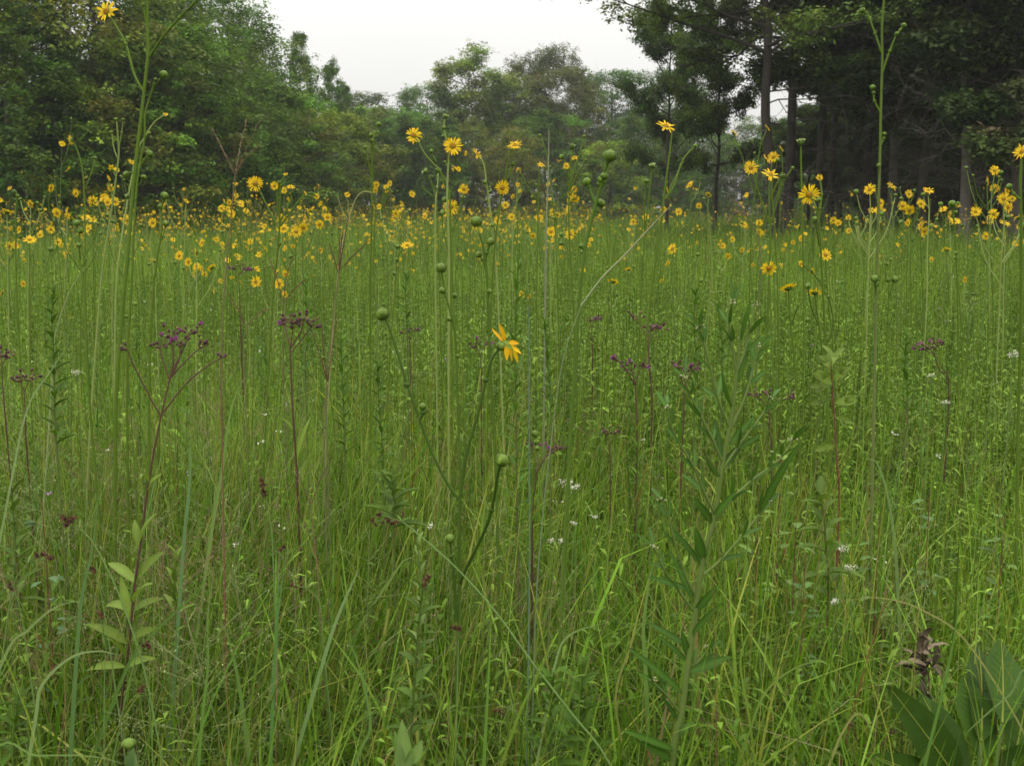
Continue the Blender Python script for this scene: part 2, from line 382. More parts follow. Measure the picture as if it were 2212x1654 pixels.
LEFTG = 'broadleaf trees along the left edge of the meadow'
for a in [
 ('dark dense broadleaf tree cut by the left frame edge', -60, 40, 'dome2', 1.12, None, (0.64, 0.70, 0.63)),
 ('tall yellowish green tree second from the left frame edge', 170, 41, 'dome3', 1.02, 1.0, (1.09, 0.98, 0.83)),
 ('tall green tree behind the large yellow flower in the top left corner', 60, 48, 'dome1', 1.25, None, (0.78, 0.80, 0.74)),
 ('narrow pointed dark green tree under the bright sky gap at the top left', 325, 52, 'spire1', 1.2, None, (0.83, 0.90, 0.87)),
 ('round green tree rising behind the tall foreground stalk', 395, 50, 'dome1', .92, None, (0.88, 0.95, 0.83)),
 ('big rounded tree whose dome meets the open sky', 452, 56, 'dome2', .95, 2.0, (1.04, 1.00, 0.83)),
 ('brownish green tree on the right shoulder of the big dome', 512, 62, 'dome1', .82, None, (1.09, 0.95, 0.78)),
 ('low bushy tree with dark shaded foot behind the pale foreground stalks', 340, 42, 'bush1', 1.05, None, (0.88, 1.00, 0.74)),
 ('low bushy tree at the foot of the left wood beside the frame edge', 30, 37, 'bush1', .95, 2.0, (0.62, 0.72, 0.57)),
 ('broad bushy tree with drooping boughs right of the forked bluestem', 470, 48, 'bush2', 1.1, None, (0.73, 0.85, 0.64)),
 ('tall spire shaped tree standing highest right of the big dome', 667, 68, 'spire1', 1.0, None, (0.94, 1.05, 0.92)),
 ('shorter spire shaped tree next in line toward the clearing', 722, 72, 'spire2', 1.0, None, (0.94, 1.05, 0.92)),
 ('small spire shaped tree at the end of the row of spires', 752, 76, 'spire2', .92, 1.0, (0.94, 1.00, 0.92)),
 ('reddish tinged bushy tree below the spires', 705, 60, 'bush2', 1.05, None, (1.12, 0.97, 0.78)),
 ('olive green bushy tree below the tallest spire', 600, 56, 'bush1', .93, .5, (0.99, 1.00, 0.78)),
 ('mid green tree behind the row of spires', 640, 78, 'dome1', .76, None, (0.94, 1.00, 0.87)),
]:
    lab, px, D, pr, sc, rot, ti = a
    tree('broadleaf_tree' if 'spire' not in pr else 'spire_tree', lab, px, D, pr, sc * (.62 if 'spire' in pr else 1), rot, ti, LEFTG, zs=1 / .62 if 'spire' in pr else 1)
MIDG = 'hazy trees across the far end of the meadow'
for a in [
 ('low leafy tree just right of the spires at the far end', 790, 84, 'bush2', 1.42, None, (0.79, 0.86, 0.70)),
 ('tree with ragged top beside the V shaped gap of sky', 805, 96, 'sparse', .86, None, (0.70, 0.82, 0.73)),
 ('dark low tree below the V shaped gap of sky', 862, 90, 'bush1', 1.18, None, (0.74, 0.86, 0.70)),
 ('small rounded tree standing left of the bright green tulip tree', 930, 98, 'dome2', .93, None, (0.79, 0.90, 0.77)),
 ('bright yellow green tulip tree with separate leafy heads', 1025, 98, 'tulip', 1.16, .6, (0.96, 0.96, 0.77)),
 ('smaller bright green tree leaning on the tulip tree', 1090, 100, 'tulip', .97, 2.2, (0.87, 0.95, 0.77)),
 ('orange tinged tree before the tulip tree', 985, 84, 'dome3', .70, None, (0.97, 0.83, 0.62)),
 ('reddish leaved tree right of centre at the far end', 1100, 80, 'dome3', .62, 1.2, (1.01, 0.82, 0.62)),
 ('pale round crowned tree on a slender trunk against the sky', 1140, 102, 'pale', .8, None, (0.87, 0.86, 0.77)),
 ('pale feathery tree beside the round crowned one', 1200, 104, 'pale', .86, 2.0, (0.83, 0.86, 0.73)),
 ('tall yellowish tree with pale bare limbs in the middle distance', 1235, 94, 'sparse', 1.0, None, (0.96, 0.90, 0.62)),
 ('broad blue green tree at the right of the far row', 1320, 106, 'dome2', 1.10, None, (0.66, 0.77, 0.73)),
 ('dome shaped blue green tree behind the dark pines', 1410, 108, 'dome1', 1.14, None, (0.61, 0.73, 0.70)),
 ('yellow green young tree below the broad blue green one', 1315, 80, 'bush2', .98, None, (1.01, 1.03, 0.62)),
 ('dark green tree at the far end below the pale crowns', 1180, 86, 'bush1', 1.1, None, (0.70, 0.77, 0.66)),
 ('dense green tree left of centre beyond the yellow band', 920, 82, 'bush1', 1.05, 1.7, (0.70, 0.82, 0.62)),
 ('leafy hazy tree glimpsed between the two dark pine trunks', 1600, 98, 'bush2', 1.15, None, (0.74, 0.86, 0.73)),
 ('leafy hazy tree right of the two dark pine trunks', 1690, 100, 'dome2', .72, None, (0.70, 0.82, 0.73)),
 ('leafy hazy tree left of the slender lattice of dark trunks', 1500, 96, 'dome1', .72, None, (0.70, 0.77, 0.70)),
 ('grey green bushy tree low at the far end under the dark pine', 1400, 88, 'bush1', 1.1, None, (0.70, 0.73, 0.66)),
]:
    lab, px, D, pr, sc, rot, ti = a
    tree('broadleaf_tree', lab, px, D, pr, sc, rot, ti, MIDG, zs=1.45 if pr == 'pale' else 1.0)
BACK = 'trees of the unbroken background row'
for i, px in enumerate(range(-260, 2700, 118)):
    D = 112 + (i * 37 % 11) if px > 640 else 66 + (i * 37 % 7)
    pr = ('bush1', 'dome3', 'bush2')[i % 3]; sc = (10.0 if px < 1000 else 11.5) / {'bush1': 8, 'dome3': 12, 'bush2': 6.5}[pr] if px > 640 else .95
    tree('broadleaf_tree', 'green tree deep in the background row closing the wood behind the front trees', px + U(-25, 25), D, pr, sc * U(.88, 1.08), None, (.62, .75, .62), BACK)

RG = 'tall dark trees of the right hand wood'
for a in [
 ('tall open crowned pine with its long boughs reaching left over the sky', 1668, 32, 'lay1', 1.06, 0.15, (1.77, 1.75, 1.38)),
 ('slender dark pine right beside the open crowned one', 1697, 34, 'lay2', 1.2, 3.3, (1.04, 1.05, 0.87)),
 ('small dark layered tree left of the pines with open lattice of twigs', 1545, 40, 'lay3', .68, None, (0.94, 1.00, 0.83)),
 ('small dark tree furthest left in the right hand wood', 1440, 46, 'lay3', .72, 1.0, (0.83, 1.00, 0.78)),
 ('slanting dark trunked tree right of the paired pines', 1765, 36, 'lay2', 1.08, 4.0, (0.99, 1.05, 0.83)),
 ('dark tree close behind the slanting trunk', 1795, 40, 'lay2', 1.05, None, (0.83, 0.95, 0.78)),
 ('dark tree third along the right hand wood behind the tall bud stalk', 1868, 38, 'lay2', 1.02, None, (1.14, 1.10, 0.92)),
 ('dark leaning tree just right of the tall bud stalk', 1925, 35, 'dark2', 1.08, None, (1.14, 1.10, 0.92)),
 ('dark tree with grey trunk in the middle of the right hand wood', 1990, 33, 'dark1', 1.02, 3.3, (1.09, 1.10, 0.92)),
 ('dark tree with pale leaning trunk and bare boughs near the right edge', 2085, 29, 'dark2', 1.0, 0.2, (1.04, 1.10, 0.92)),
 ('dark tree with drooping bare boughs at the right frame edge', 2190, 28, 'dark1', .98, 1.4, (1.04, 1.05, 0.92)),
 ('dark tree cut by the right frame edge', 2300, 30, 'dark1', 1.05, 5.0, (0.99, 1.00, 0.92)),
]:
    lab, px, D, pr, sc, rot, ti = a
    tree('pine_tree', lab, px, D, pr, sc, rot, ti, RG, zs=1.65 if pr == 'lay3' else 1)
for lab, px, D, pr, sc in [('thin dark tree set back in the gap behind the paired pines', 1745, 47, 'lay3', .7), ('dark bushy crowned tree set back behind the slanting dark trunk', 1812, 50, 'dark1', .82), ('dark tree set back just left of the tallest bud stalk', 1868, 52, 'dark2', .85), ('dark rounded tree far back between the right hand trunks', 1915, 58, 'dome2', .72), ('low dark thicket far back at the foot of the right hand trunks', 1835, 70, 'bush1', .85), ('second low thicket far back right of the paired pines', 1760, 78, 'bush2', .9)]:
    tree('pine_tree' if 'lay' in pr or 'dark' in pr else 'broadleaf_tree', lab, px, D, pr, sc, None, (.8, .88, .75), RG)
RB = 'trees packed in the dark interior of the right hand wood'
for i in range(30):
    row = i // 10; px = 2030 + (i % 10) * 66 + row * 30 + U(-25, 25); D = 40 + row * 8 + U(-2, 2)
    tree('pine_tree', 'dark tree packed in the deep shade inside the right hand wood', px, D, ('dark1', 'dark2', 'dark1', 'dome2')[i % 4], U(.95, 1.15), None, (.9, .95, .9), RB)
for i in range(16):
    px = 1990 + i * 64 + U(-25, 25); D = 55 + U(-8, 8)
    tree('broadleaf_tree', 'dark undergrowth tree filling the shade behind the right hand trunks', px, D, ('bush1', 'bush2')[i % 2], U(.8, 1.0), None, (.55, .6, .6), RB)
# ------------------------------------------------------------------ the meadow sward (nobody could count it)
def patch(x, y, a=0.0):
    return 0.5 + 0.25 * np.sin(x * .9 + 1.3 * np.sin(y * .37 + a)) + 0.25 * np.sin(y * .61 + a * 2 + 1.1 * np.sin(x * .45))
def scatter(n, d0, d1, margin=0.62, r=rng, power=1.0):
    """n points between the distances d0 and d1, wider than the view"""
    t = r.random(n); D = np.sqrt(d0 ** 2 + (d1 ** 2 - d0 ** 2) * t ** power)
    x = (r.random(n) * 2 - 1) * (D * margin + 0.6)
    return x, D
PAL = np.array([[.110, .222, .018], [.070, .165, .013], [.178, .295, .040], [.070, .140, .020], [.255, .290, .050], [.120, .205, .048], [.036, .078, .009]])
PW = np.array([.28, .24, .14, .10, .10, .08, .06])
DEAD = np.array([[.27, .20, .10], [.20, .10, .055], [.32, .27, .15]])
def blades(mb, x, y, h, w, seg, lean, bend, r, dead=.03, palw=PW, tone=1.0, tipfac=1.0):
    n = len(x); az = r.random(n) * 6.283; fa = az + np.pi / 2 + r.normal(size=n) * .8
    t = np.linspace(0, 1, seg + 1)[None]
    ho = (lean[:, None] * t + bend[:, None] * t ** 2.2) * h[:, None]
    zz = h[:, None] * (t - 0.42 * np.clip(bend, 0, 3)[:, None] ** 1.1 * t ** 2.6)
    kk = (r.random(n) < .13)[:, None]; tk = (.38 + .42 * r.random(n))[:, None]; ov = np.clip(t - tk, 0, 1)
    zk = h[:, None] * (np.minimum(t, tk)) - ov * h[:, None] * r.uniform(-.1, .9, n)[:, None]
    zz = np.where(kk, np.maximum(zk, .01), zz); ho = np.where(kk, ho * .6 + ov * h[:, None] * .75, ho)
    wx = .10 * np.sin(x * .8 + 2 * np.sin(y * .5)) + .05 * np.sin(x * 2.3 + y); wy = .06 * np.sin(y * .9 + x * .6)
    X = x[:, None] + ho * np.cos(az)[:, None] + wx[:, None] * h[:, None] * t ** 1.6; Y = y[:, None] + ho * np.sin(az)[:, None] + wy[:, None] * h[:, None] * t ** 1.6; Z = zz
    wd = w[:, None] * .5 * np.clip(1 - t ** 1.8, 0.04, 1) * (0.55 + 0.9 * np.clip(t * 2.2, 0, .5))
    sx = np.cos(fa)[:, None] * wd; sy = np.sin(fa)[:, None] * wd
    Lf = np.stack([X - sx, Y - sy, Z], -1); Rt = np.stack([X + sx, Y + sy, Z], -1)
    V = np.stack([Lf, Rt], 2).reshape(-1, 3)
    k = r.choice(len(palw), n, p=palw / palw.sum()); c = PAL[k] * (1 + .26 * r.normal(size=(n, 1))).clip(.4, 1.8) * tone
    c = c * (0.82 + 0.36 * patch(x, y, 2.0))[:, None]
    dd = r.random(n) < dead; c[dd] = DEAD[r.integers(0, 3, dd.sum())] * r.uniform(.7, 1.1, size=(dd.sum(), 1))
    tt = np.repeat(np.linspace(0, 1, seg + 1), 2)[None, :, None]
    C = c[:, None, :] * (1 - .0 * tt) + np.array([.02, .010, 0]) * tt * tipfac
    m = (seg + 1) * 2
    b = np.arange(n)[:, None] * m + np.arange(seg)[None] * 2
    q = np.stack([b, b + 1, b + 3, b + 2], -1).reshape(-1, 4)
    mb.add(V, C.reshape(-1, 3), quads=q)
def grass_layer(name, label, specs):
    mb = MB()
    for (n, d0, d1, h0, h1, w0, w1, seg, l1, b0, b1, dead, tone, pw) in specs:
        x, y = scatter(n, d0, d1)
        nn = len(x); p = patch(x, y)
        h = (h0 + (h1 - h0) * rng.random(nn)) * (.68 + .52 * p) * (1 + .10 * rng.normal(size=nn)).clip(.6, 1.4)
        w = w0 + (w1 - w0) * rng.random(nn) ** 1.5
        le = np.abs(rng.normal(size=nn)) * l1; be = b0 + (b1 - b0) * rng.random(nn) ** 1.6
        blades(mb, x, y, h, w, seg, le, be, rng, dead, PW if pw is None else np.array(pw), tone)
    return tag(mb.build(name, M_grass), label, 'grass', kind='stuff')
G = 1.0
UP = [.2, .2, .25, .06, .25, .1, .02]
grass_layer('meadow_grass', 'dense green grass of the near meadow, blades arching over one another', [
 # n, d0, d1, h0, h1, w0, w1, seg, lean, bend0, bend1, dead, tone, palette
 (38000, 1.35, 4.6, .24, .58, .0034, .0092, 7, .16, .15, 1.7, .06, 1.0, None),
 (9000, 1.4, 4.6, .40, .74, .008, .0150, 7, .10, .05, .8, .02, 1.0, None),
 (4200, 1.6, 5.0, .60, 1.10, .0022, .0038, 5, .07, .0, .3, .10, 1.0, UP),
 (15000, 1.3, 4.6, .14, .40, .003, .008, 5, .4, .4, 1.9, .22, .8, None),  # short under-layer: darker tone paints shade into the gaps between blades
])
grass_layer('meadow_grass', 'green grass and thin upright stems of the middle meadow', [
 (50000, 4.4, 11.0, .36, .82, .0045, .0105, 4, .16, .1, 1.3, .04, 1.18, None),
 (6500, 4.4, 12.0, .75, 1.28, .0035, .0060, 3, .06, .0, .22, .07, 1.0, UP),
])
grass_layer('meadow_grass', 'fine distant sward of the far meadow reaching the trees', [
 (110000, 10.5, 26.0, .5, 1.0, .008, .016, 3, .14, .1, .9, .03, 1.28, None),
 (20000, 11.0, 30.0, .8, 1.25, .007, .013, 2, .06, .0, .2, .05, 1.0, UP),
 (120000, 24.0, 64.0, .6, 1.05, .022, .045, 2, .12, .05, .5, .03, 1.2, None),
 (60000, 50.0, 110.0, .6, 1.05, .06, .11, 2, .12, .05, .4, .03, .85, None),
])
# leafy herbs among the grass
def herb_mass(name, label, specs):
    mb = MB()
    for (n, d0, d1, h0, h1, nl, L0, w0, stemw, thr) in specs:
        x, y = scatter(int(n * 1.7), d0, d1); k = (patch(x * 1.3, y * 1.1, 4.0) * (.62 + .38 * np.tanh(x / y * 5 + .6))) > thr * .8 * rng.random(len(x)); x, y = x[k][:n], y[k][:n]
        nn = len(x); h = (h0 + (h1 - h0) * rng.random(nn)) * (.85 + .3 * patch(x, y))
        az = rng.random(nn) * 6.28; le = np.abs(rng.normal(size=nn)) * .07
        tone = (1 + .2 * rng.normal(size=(nn, 1))).clip(.6, 1.5)
        base = np.array([[.122, .212, .022], [.165, .262, .032], [.082, .152, .020]])[rng.integers(0, 3, nn)] * tone
        # stems: crossed thin strips
        t = np.array([0, .5, 1.0])
        for fa in (0, np.pi / 2):
            X = x[:, None] + le[:, None] * h[:, None] * t * np.cos(az)[:, None]; Y = y[:, None] + le[:, None] * h[:, None] * t * np.sin(az)[:, None]; Z = h[:, None] * t
            wd = stemw * .5 * (1 - .5 * t)[None]
            V = np.stack([np.stack([X - np.cos(fa) * wd, Y - np.sin(fa) * wd, Z], -1), np.stack([X + np.cos(fa) * wd, Y + np.sin(fa) * wd, Z], -1)], 2).reshape(-1, 3)
            b = np.arange(nn)[:, None] * 6 + np.arange(2)[None] * 2
            mb.add(V, np.repeat(base * np.array([1.1, 1.0, 1.0]), 6, 0), quads=np.stack([b, b + 1, b + 3, b + 2], -1).reshape(-1, 4))
        # leaves
        idx = np.repeat(np.arange(nn), nl); m = len(idx); u = .15 + .85 * np.tile((np.arange(nl) + .5) / nl, nn) + rng.normal(size=m) * .02
        th = np.tile(np.arange(nl) * 2.4, nn) + az[idx] + rng.normal(size=m) * .4
        L = L0 * (1.1 - .6 * u) * (.7 + .6 * rng.random(m)); w = w0 * (1.1 - .6 * u) * (.7 + .6 * rng.random(m))
        ox = x[idx] + le[idx] * h[idx] * u * np.cos(az[idx]); oy = y[idx] + le[idx] * h[idx] * u * np.sin(az[idx]); oz = h[idx] * u
        el = rng.normal(size=m) * .3 + .45; dr = .2 + .6 * rng.random(m)
        V = []
        dx, dy, dz = np.cos(th) * np.cos(el), np.sin(th) * np.cos(el), np.sin(el)
        sx, sy = -np.sin(th), np.cos(th)
        for tt, wf in ((0, .12), (.4, 1.0), (.75, .7), (1.0, .04)):
            cx, cyy, cz = ox + dx * L * tt, oy + dy * L * tt, oz + dz * L * tt - dr * L * tt * tt
            for s in (-1, 1): V.append(np.stack([cx + s * sx * w * wf * .5, cyy + s * sy * w * wf * .5, cz + .15 * w * wf], -1))
        V = np.stack(V, 1).reshape(-1, 3)
        b = np.arange(m)[:, None] * 8 + np.arange(3)[None] * 2
        c = base[idx] * (1 + .18 * rng.normal(size=(m, 1))).clip(.5, 1.6)
        mb.add(V, np.repeat(c, 8, 0), quads=np.stack([b, b + 1, b + 3, b + 2], -1).reshape(-1, 4))
    return tag(mb.build(name, M_leaf), label, 'herbs', kind='stuff')
herb_mass('meadow_herbs', 'small leaved green herbs growing thickly among the meadow grass', [
 (1800, 2.0, 5.0, .28, .72, 22, .070, .016, .003, .8),
 (420, 2.2, 5.5, .25, .60, 16, .080, .034, .003, .6),
 (13000, 4.4, 12.0, .50, 1.12, 30, .070, .0150, .0045, .8),
 (2600, 4.4, 10.0, .45, .95, 18, .085, .036, .004, .6),
 (14000, 11.0, 26.0, .6, 1.12, 15, .10, .027, .009, .7),
 (3600, 25.0, 62.0, .7, 1.15, 8, .17, .06, .02, .6),
])
# ------------------------------------------------------------------ flower heads, buds (unit radius, facing +Z)
YEL = (.74, .50, .012)
def petals_mesh(seed, n, low=False, missing=0, droop=.12):
    r = np.random.default_rng(seed); mb = MB()
    for i in range(n):
        if missing and r.random() < missing: continue
        a = i / n * 6.2832 + r.normal() * .06; L = .74 * r.uniform(.82, 1.08); w = 2 * math.pi * .55 / n * r.uniform(.75, 1.1)
        dr = droop * r.normal() + (.10 if i % 2 else -.02)
        d = np.array([math.cos(a), math.sin(a), 0]); s = np.array([-math.sin(a), math.cos(a), 0]); s = s + np.array([0, 0, r.normal() * .25])
        st = [(0, .35), (.35, .95), (.7, 1.0), (.9, .6), (1, .12)] if not low else [(0, .4), (.6, 1.0), (1, .15)]
        V = []
        for t, wf in st:
            c = d * (.22 + L * t) + np.array([0, 0, .05 + .16 * t - dr * t * t - .12 * t ** 3 * r.uniform(.3, 1.3)])
            V += [c - s * w * wf * .5, c + np.array([0, 0, -.03 * wf]), c + s * w * wf * .5]
        q = []
        for k in range(len(st) - 1):
            b = k * 3; q += [(b, b + 1, b + 4, b + 3), (b + 1, b + 2, b + 5, b + 4)]
        c = np.array(YEL) * r.uniform(.85, 1.12) * np.array([1, r.uniform(.9, 1.08), 1])
        mb.add(V, c, quads=q)
    return mb
def sphere(mb, c, R, col, nu=12, nv=8, sq=1.0, groove=0.0, mat=0, col2=None, q=None):
    V = []; C = []
    for j in range(nv + 1):
        ph = math.pi * j / nv
        for i in range(nu):
            th = 2 * math.pi * i / nu
            k = R * (1 + groove * math.cos(5 * th / 1 + 2.2 * ph) * math.sin(ph))
            p = Vector((k * math.sin(ph) * math.cos(th), k * math.sin(ph) * math.sin(th), k * sq * math.cos(ph)))
            if q is not None: p = q @ p
            V.append((c[0] + p.x, c[1] + p.y, c[2] + p.z))
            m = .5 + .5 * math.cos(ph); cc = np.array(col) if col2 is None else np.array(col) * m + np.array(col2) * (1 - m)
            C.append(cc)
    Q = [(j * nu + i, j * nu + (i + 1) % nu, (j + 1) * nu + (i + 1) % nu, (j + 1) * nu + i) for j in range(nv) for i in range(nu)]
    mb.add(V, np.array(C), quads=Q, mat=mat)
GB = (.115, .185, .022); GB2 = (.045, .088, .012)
def bud_mb(seed, open_=0.0):
    r = np.random.default_rng(seed); mb = MB()
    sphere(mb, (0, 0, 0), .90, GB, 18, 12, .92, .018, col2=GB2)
    for ring, (n, z0, rr, hw, L) in enumerate([(5, -.74, .50, .62, 1.25), (5, -.35, .84, .55, 1.15)]):
        for i in range(n):                       # overlapping scales hugging the ball
            a = (i + .5 * ring) / n * 6.283 + r.normal() * .08; V = []
            cc = np.array(GB) * r.uniform(.55, 1.45)
            for k in range(6):
                t = k / 5; ph = math.pi * (.90 - .25 * ring - t * L * .38)
                wv = hw * math.sin(math.pi * (.12 + .88 * (1 - t))) ** .8 * (1 - t * .75)
                R_ = .925 + .035 * ring + .045 * t
                for s in (-1, 0, 1):
                    th = a + s * wv / max(.35, math.sin(ph)); V.append((R_ * math.sin(ph) * math.cos(th), R_ * math.sin(ph) * math.sin(th), R_ * .92 * math.cos(ph)))
            q = []
            for k in range(5):
                b = k * 3; q += [(b, b + 1, b + 4, b + 3), (b + 1, b + 2, b + 5, b + 4)]
            mb.add(V, cc, quads=q)
    return mb
def seedhead_mb(seed):
    """opened green head: cup with ragged spreading scales and pale disc"""
    r = np.random.default_rng(seed); mb = MB(); up = (0, 0, 1)
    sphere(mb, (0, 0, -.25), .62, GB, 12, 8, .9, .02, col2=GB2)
    for i in range(11):
        a = i / 11 * 6.283 + r.normal() * .12; e = r.uniform(.1, 1.0)
        d = (math.cos(a), math.sin(a), e)
        leaf(mb, (math.cos(a) * .45, math.sin(a) * .45, -.1), d, up, r.uniform(.5, .8), .42, np.array((.23, .33, .085)) * r.uniform(.7, 1.2), droop=.1, fold=.1, seg=3)
    for i in range(14):
        a = r.random() * 6.283; q = r.random() * .45
        sphere(mb, (math.cos(a) * q, math.sin(a) * q, .18 + r.random() * .15), .11, (.27, .30, .10), 5, 4)
    return mb
def calyx_mb():
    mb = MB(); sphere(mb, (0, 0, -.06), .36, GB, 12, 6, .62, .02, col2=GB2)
    for i in range(9):
        a = i / 9 * 6.283; leaf(mb, (math.cos(a) * .2, math.sin(a) * .2, -.10), (math.cos(a), math.sin(a), .18), (0, 0, 1), .34, .26, GB, droop=0, fold=.05, seg=3)
    return mb
def disc_mb():
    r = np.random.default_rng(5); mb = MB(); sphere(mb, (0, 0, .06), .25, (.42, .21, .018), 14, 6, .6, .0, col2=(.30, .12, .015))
    for i in range(34):
        a = i * 2.4; q = .25 * math.sqrt(i / 34.0); z = .06 + .15 * math.sqrt(max(0, 1 - (q / .26) ** 2))
        sphere(mb, (math.cos(a) * q, math.sin(a) * q, z + .01), .026, (.62, .34, .02) if i > 12 else (.36, .20, .03), 4, 3, 1.8)
    return mb
PET = [petals_mesh(s, n, missing=ms).mesh('petals', M_petal) for s, n, ms in ((1, 20, 0), (2, 17, .08), (3, 22, .04), (4, 16, .15), (5, 19, 0))]
DISC = disc_mb().mesh('disc', M_disc); CAL = calyx_mb().mesh('calyx', M_bud)
BUD = [bud_mb(s).mesh('bud', M_bud) for s in (1, 2, 3)]; SEED = [seedhead_mb(s).mesh('open_head', M_bud) for s in (1, 2)]
def obq(name, me, loc, q, s, parent):
    o = bpy.data.objects.new(name, me); o.location = loc; o.rotation_mode = 'QUATERNION'; o.rotation_quaternion = q; o.scale = (s, s, s)
    return link(o, parent)
def head(kind, root, loc, nor, R, seed):
    q = frame(nor, seed * 1.7)
    if kind in ('f', 's', 'k', 'u'):
        p = obq('flower_head', PET[seed % 5], loc, q, R, root)
        for nm, me in (('disc', DISC), ('calyx', CAL)): link(bpy.data.objects.new(nm, me), p)
        return p
    if kind == 'b': return obq('bud', BUD[seed % 3], loc, q, R, root)
    return obq('open_head', SEED[seed % 2], loc, q, R, root)

def head_normal(kind, stemdir, r):
    cam_ = Vector((r.normal() * .35, -1, r.normal() * .25 + .15))
    if kind == 'f': return cam_
    if kind == 's': return Vector((r.choice((-1, 1)) * 1.0, -.25 + r.normal() * .2, .45 + r.normal() * .3))
    if kind == 'u': return Vector((r.normal() * .35, -.55, .9))
    if kind == 'k': return Vector((r.normal() * .3, .45, .8))
    return Vector(stemdir) + Vector((r.normal() * .15, r.normal() * .15, .1))
STG = (.090, .148, .015); STP = (.22, .28, .075)
_hc = [0]
def silphium(label, D, stem, sw, brs, group=None, col=STG, down=True, name='prairie_dock', basecol=None, leafs=True):
    """stem: photograph points from the lowest seen to the top; sw: widths in photograph pixels; brs: (points, kind, radius)"""
    _hc[0] += 1; r = np.random.default_rng(100 + _hc[0])
    px = PXM(D)
    P = [np.array(W(x, y, D)) for x, y in stem]
    n = len(P)
    dd = np.cumsum([0] + [abs(r.normal()) * .0 + np.linalg.norm(P[i + 1] - P[i]) for i in range(n - 1)])
    dl = r.normal() * .06
    for i in range(n): P[i] = np.array(W(stem[i][0], stem[i][1], D + dl * dd[i]))
    base = P[0].copy(); g = base + (P[0] - P[min(1, n - 1)]) * 0
    if down:
        sl = (P[0][0] - P[1][0]) / max(.02, (P[1][2] - P[0][2])); sl = max(-.25, min(.25, sl))
        g = np.array([base[0] + sl * base[2] * .5, base[1], -.02]); P = [g, (g + base) / 2 + np.array([sl * base[2] * .06, 0, 0])] + P
    o = empty(name, (float(g[0]), float(g[1]), 0)); off = np.array([g[0], g[1], 0.0])
    mb = MB(); m = len(P)
    R = [(sw[0] * (1 - k / (m - 1)) + sw[1] * k / (m - 1)) * px * .43 for k in range(m)]
    tube(mb, [p - off for p in P], R, basecol or col, sides=8, n=4, col2=col)
    heads = []
    for pts, kind, hr in brs:
        Q = []
        near = min(range(m), key=lambda k: np.linalg.norm(P[k] - np.array(W(pts[0][0], pts[0][1], D))))
        d0 = P[near][1]; sgn = r.normal() * .25; acc = 0; prev = None
        for (x, y) in pts:
            if prev is not None: acc += math.hypot(x - prev[0], y - prev[1]) * px
            Q.append(np.array(W(x, y, d0 + sgn * acc))); prev = (x, y)
        wb = sw[1] * (.9 if len(pts) > 2 else .7)
        if len(Q) > 1:
            tube(mb, [p - off for p in Q], [wb * px * .5 * (1 - .25 * k / (len(Q) - 1)) for k in range(len(Q))], col, sides=6, n=4)
            if leafs and len(pts) > 2:      # the little pair of scale leaves at the fork
                leaf(mb, Q[0] - off, (Q[1] - Q[0]) + np.array([0, 0, -.01]), (0, 0, 1), 9 * px * U(.8, 1.3), 3.5 * px, col, droop=.1, seg=4)
                sphere(mb, Q[len(Q) // 2] - off, wb * px * .8, col, 6, 5)
        if kind:
            sd = (Q[-1] - Q[-2]) if len(Q) > 1 else np.array([0, 0, 1.])
            heads.append((kind, Q[-1] - off, head_normal(kind, sd / (np.linalg.norm(sd) + 1e-9), r), hr * px * 1.04))
    mb.build('stem', M_stem, o)
    for i, (k, l, nn, R_) in enumerate(heads): head(k, o, Vector(l), nn, R_, _hc[0] + i)
    return tag(o, label, 'flower', group)

DG = 'tall prairie flowers standing near the camera'
S = silphium
S('tallest flower stalk at the upper left, its big open flower by the top edge', 3.0,
  [(250, 890), (262, 700), (275, 560), (288, 400), (303, 270), (313, 180), (320, 110), (318, 40), (319, -60)], (11, 6.5),
  [([(309, 195), (290, 160), (272, 95), (250, 55), (231, 25)], 'f', 26), ([(321, 125), (350, 82), (388, 38), (425, 0), (455, -40)], None, 0), ([(317, 50), (309, 10), (303, -25)], None, 0), ([(388, 38), (386, 36)], None, 4)], DG)
S('slender stalk leaning on the tallest one with a round bud lifted to the right', 3.15,
  [(275, 800), (285, 600), (290, 480), (298, 380), (312, 300), (313, 250), (322, 215), (332, 190)], (7, 4),
  [([(332, 190), (345, 172), (354, 160)], 'b', 9), ([(322, 215), (333, 180), (336, 171)], 'b', 4), ([(300, 365), (310, 345), (323, 331)], 'b', 8), ([(298, 388), (285, 372), (273, 376)], 'b', 8), ([(296, 400), (290, 372)], 'b', 5), ([(300, 400), (311, 382)], 'b', 6), ([(294, 430), (275, 424)], 'b', 6), ([(312, 300), (322, 285), (322, 287)], 'b', 4)], DG)
S('pale thin stalk with withered heads left of the tallest stalk', 3.9,
  [(215, 650), (228, 540), (243, 440), (256, 340), (255, 300), (252, 262)], (6, 3.5),
  [([(252, 262), (250, 257)], 'b', 4), ([(257, 320), (263, 285), (266, 257)], 'o', 5), ([(253, 340), (245, 315), (242, 290), (241, 285)], 'b', 4), ([(250, 380), (241, 366)], 'o', 5), ([(244, 420), (237, 402), (234, 384)], 's', 8), ([(243, 430), (240, 405)], 'f', 9)], DG, col=STP)
S('second pale thin stalk crossing beside the tallest stalk, small side flower at its top', 4.6,
  [(250, 640), (262, 520), (278, 420), (296, 330), (316, 290), (335, 262), (357, 247)], (5, 3), [([(357, 248), (358, 247)], 'u', 6), ([(290, 370), (284, 350)], 's', 9)], DG, col=STP)
S('solitary stalk near the left edge with one flower seen edge on at its tip', 5.2,
  [(186, 700), (184, 520), (181, 400), (175, 350), (163, 315), (155, 303)], (5, 3),
  [([(156, 303), (154, 302)], 's', 12), ([(184, 405), (197, 375), (206, 341)], 'b', 4), ([(195, 380), (193, 366)], 'b', 3)], DG)
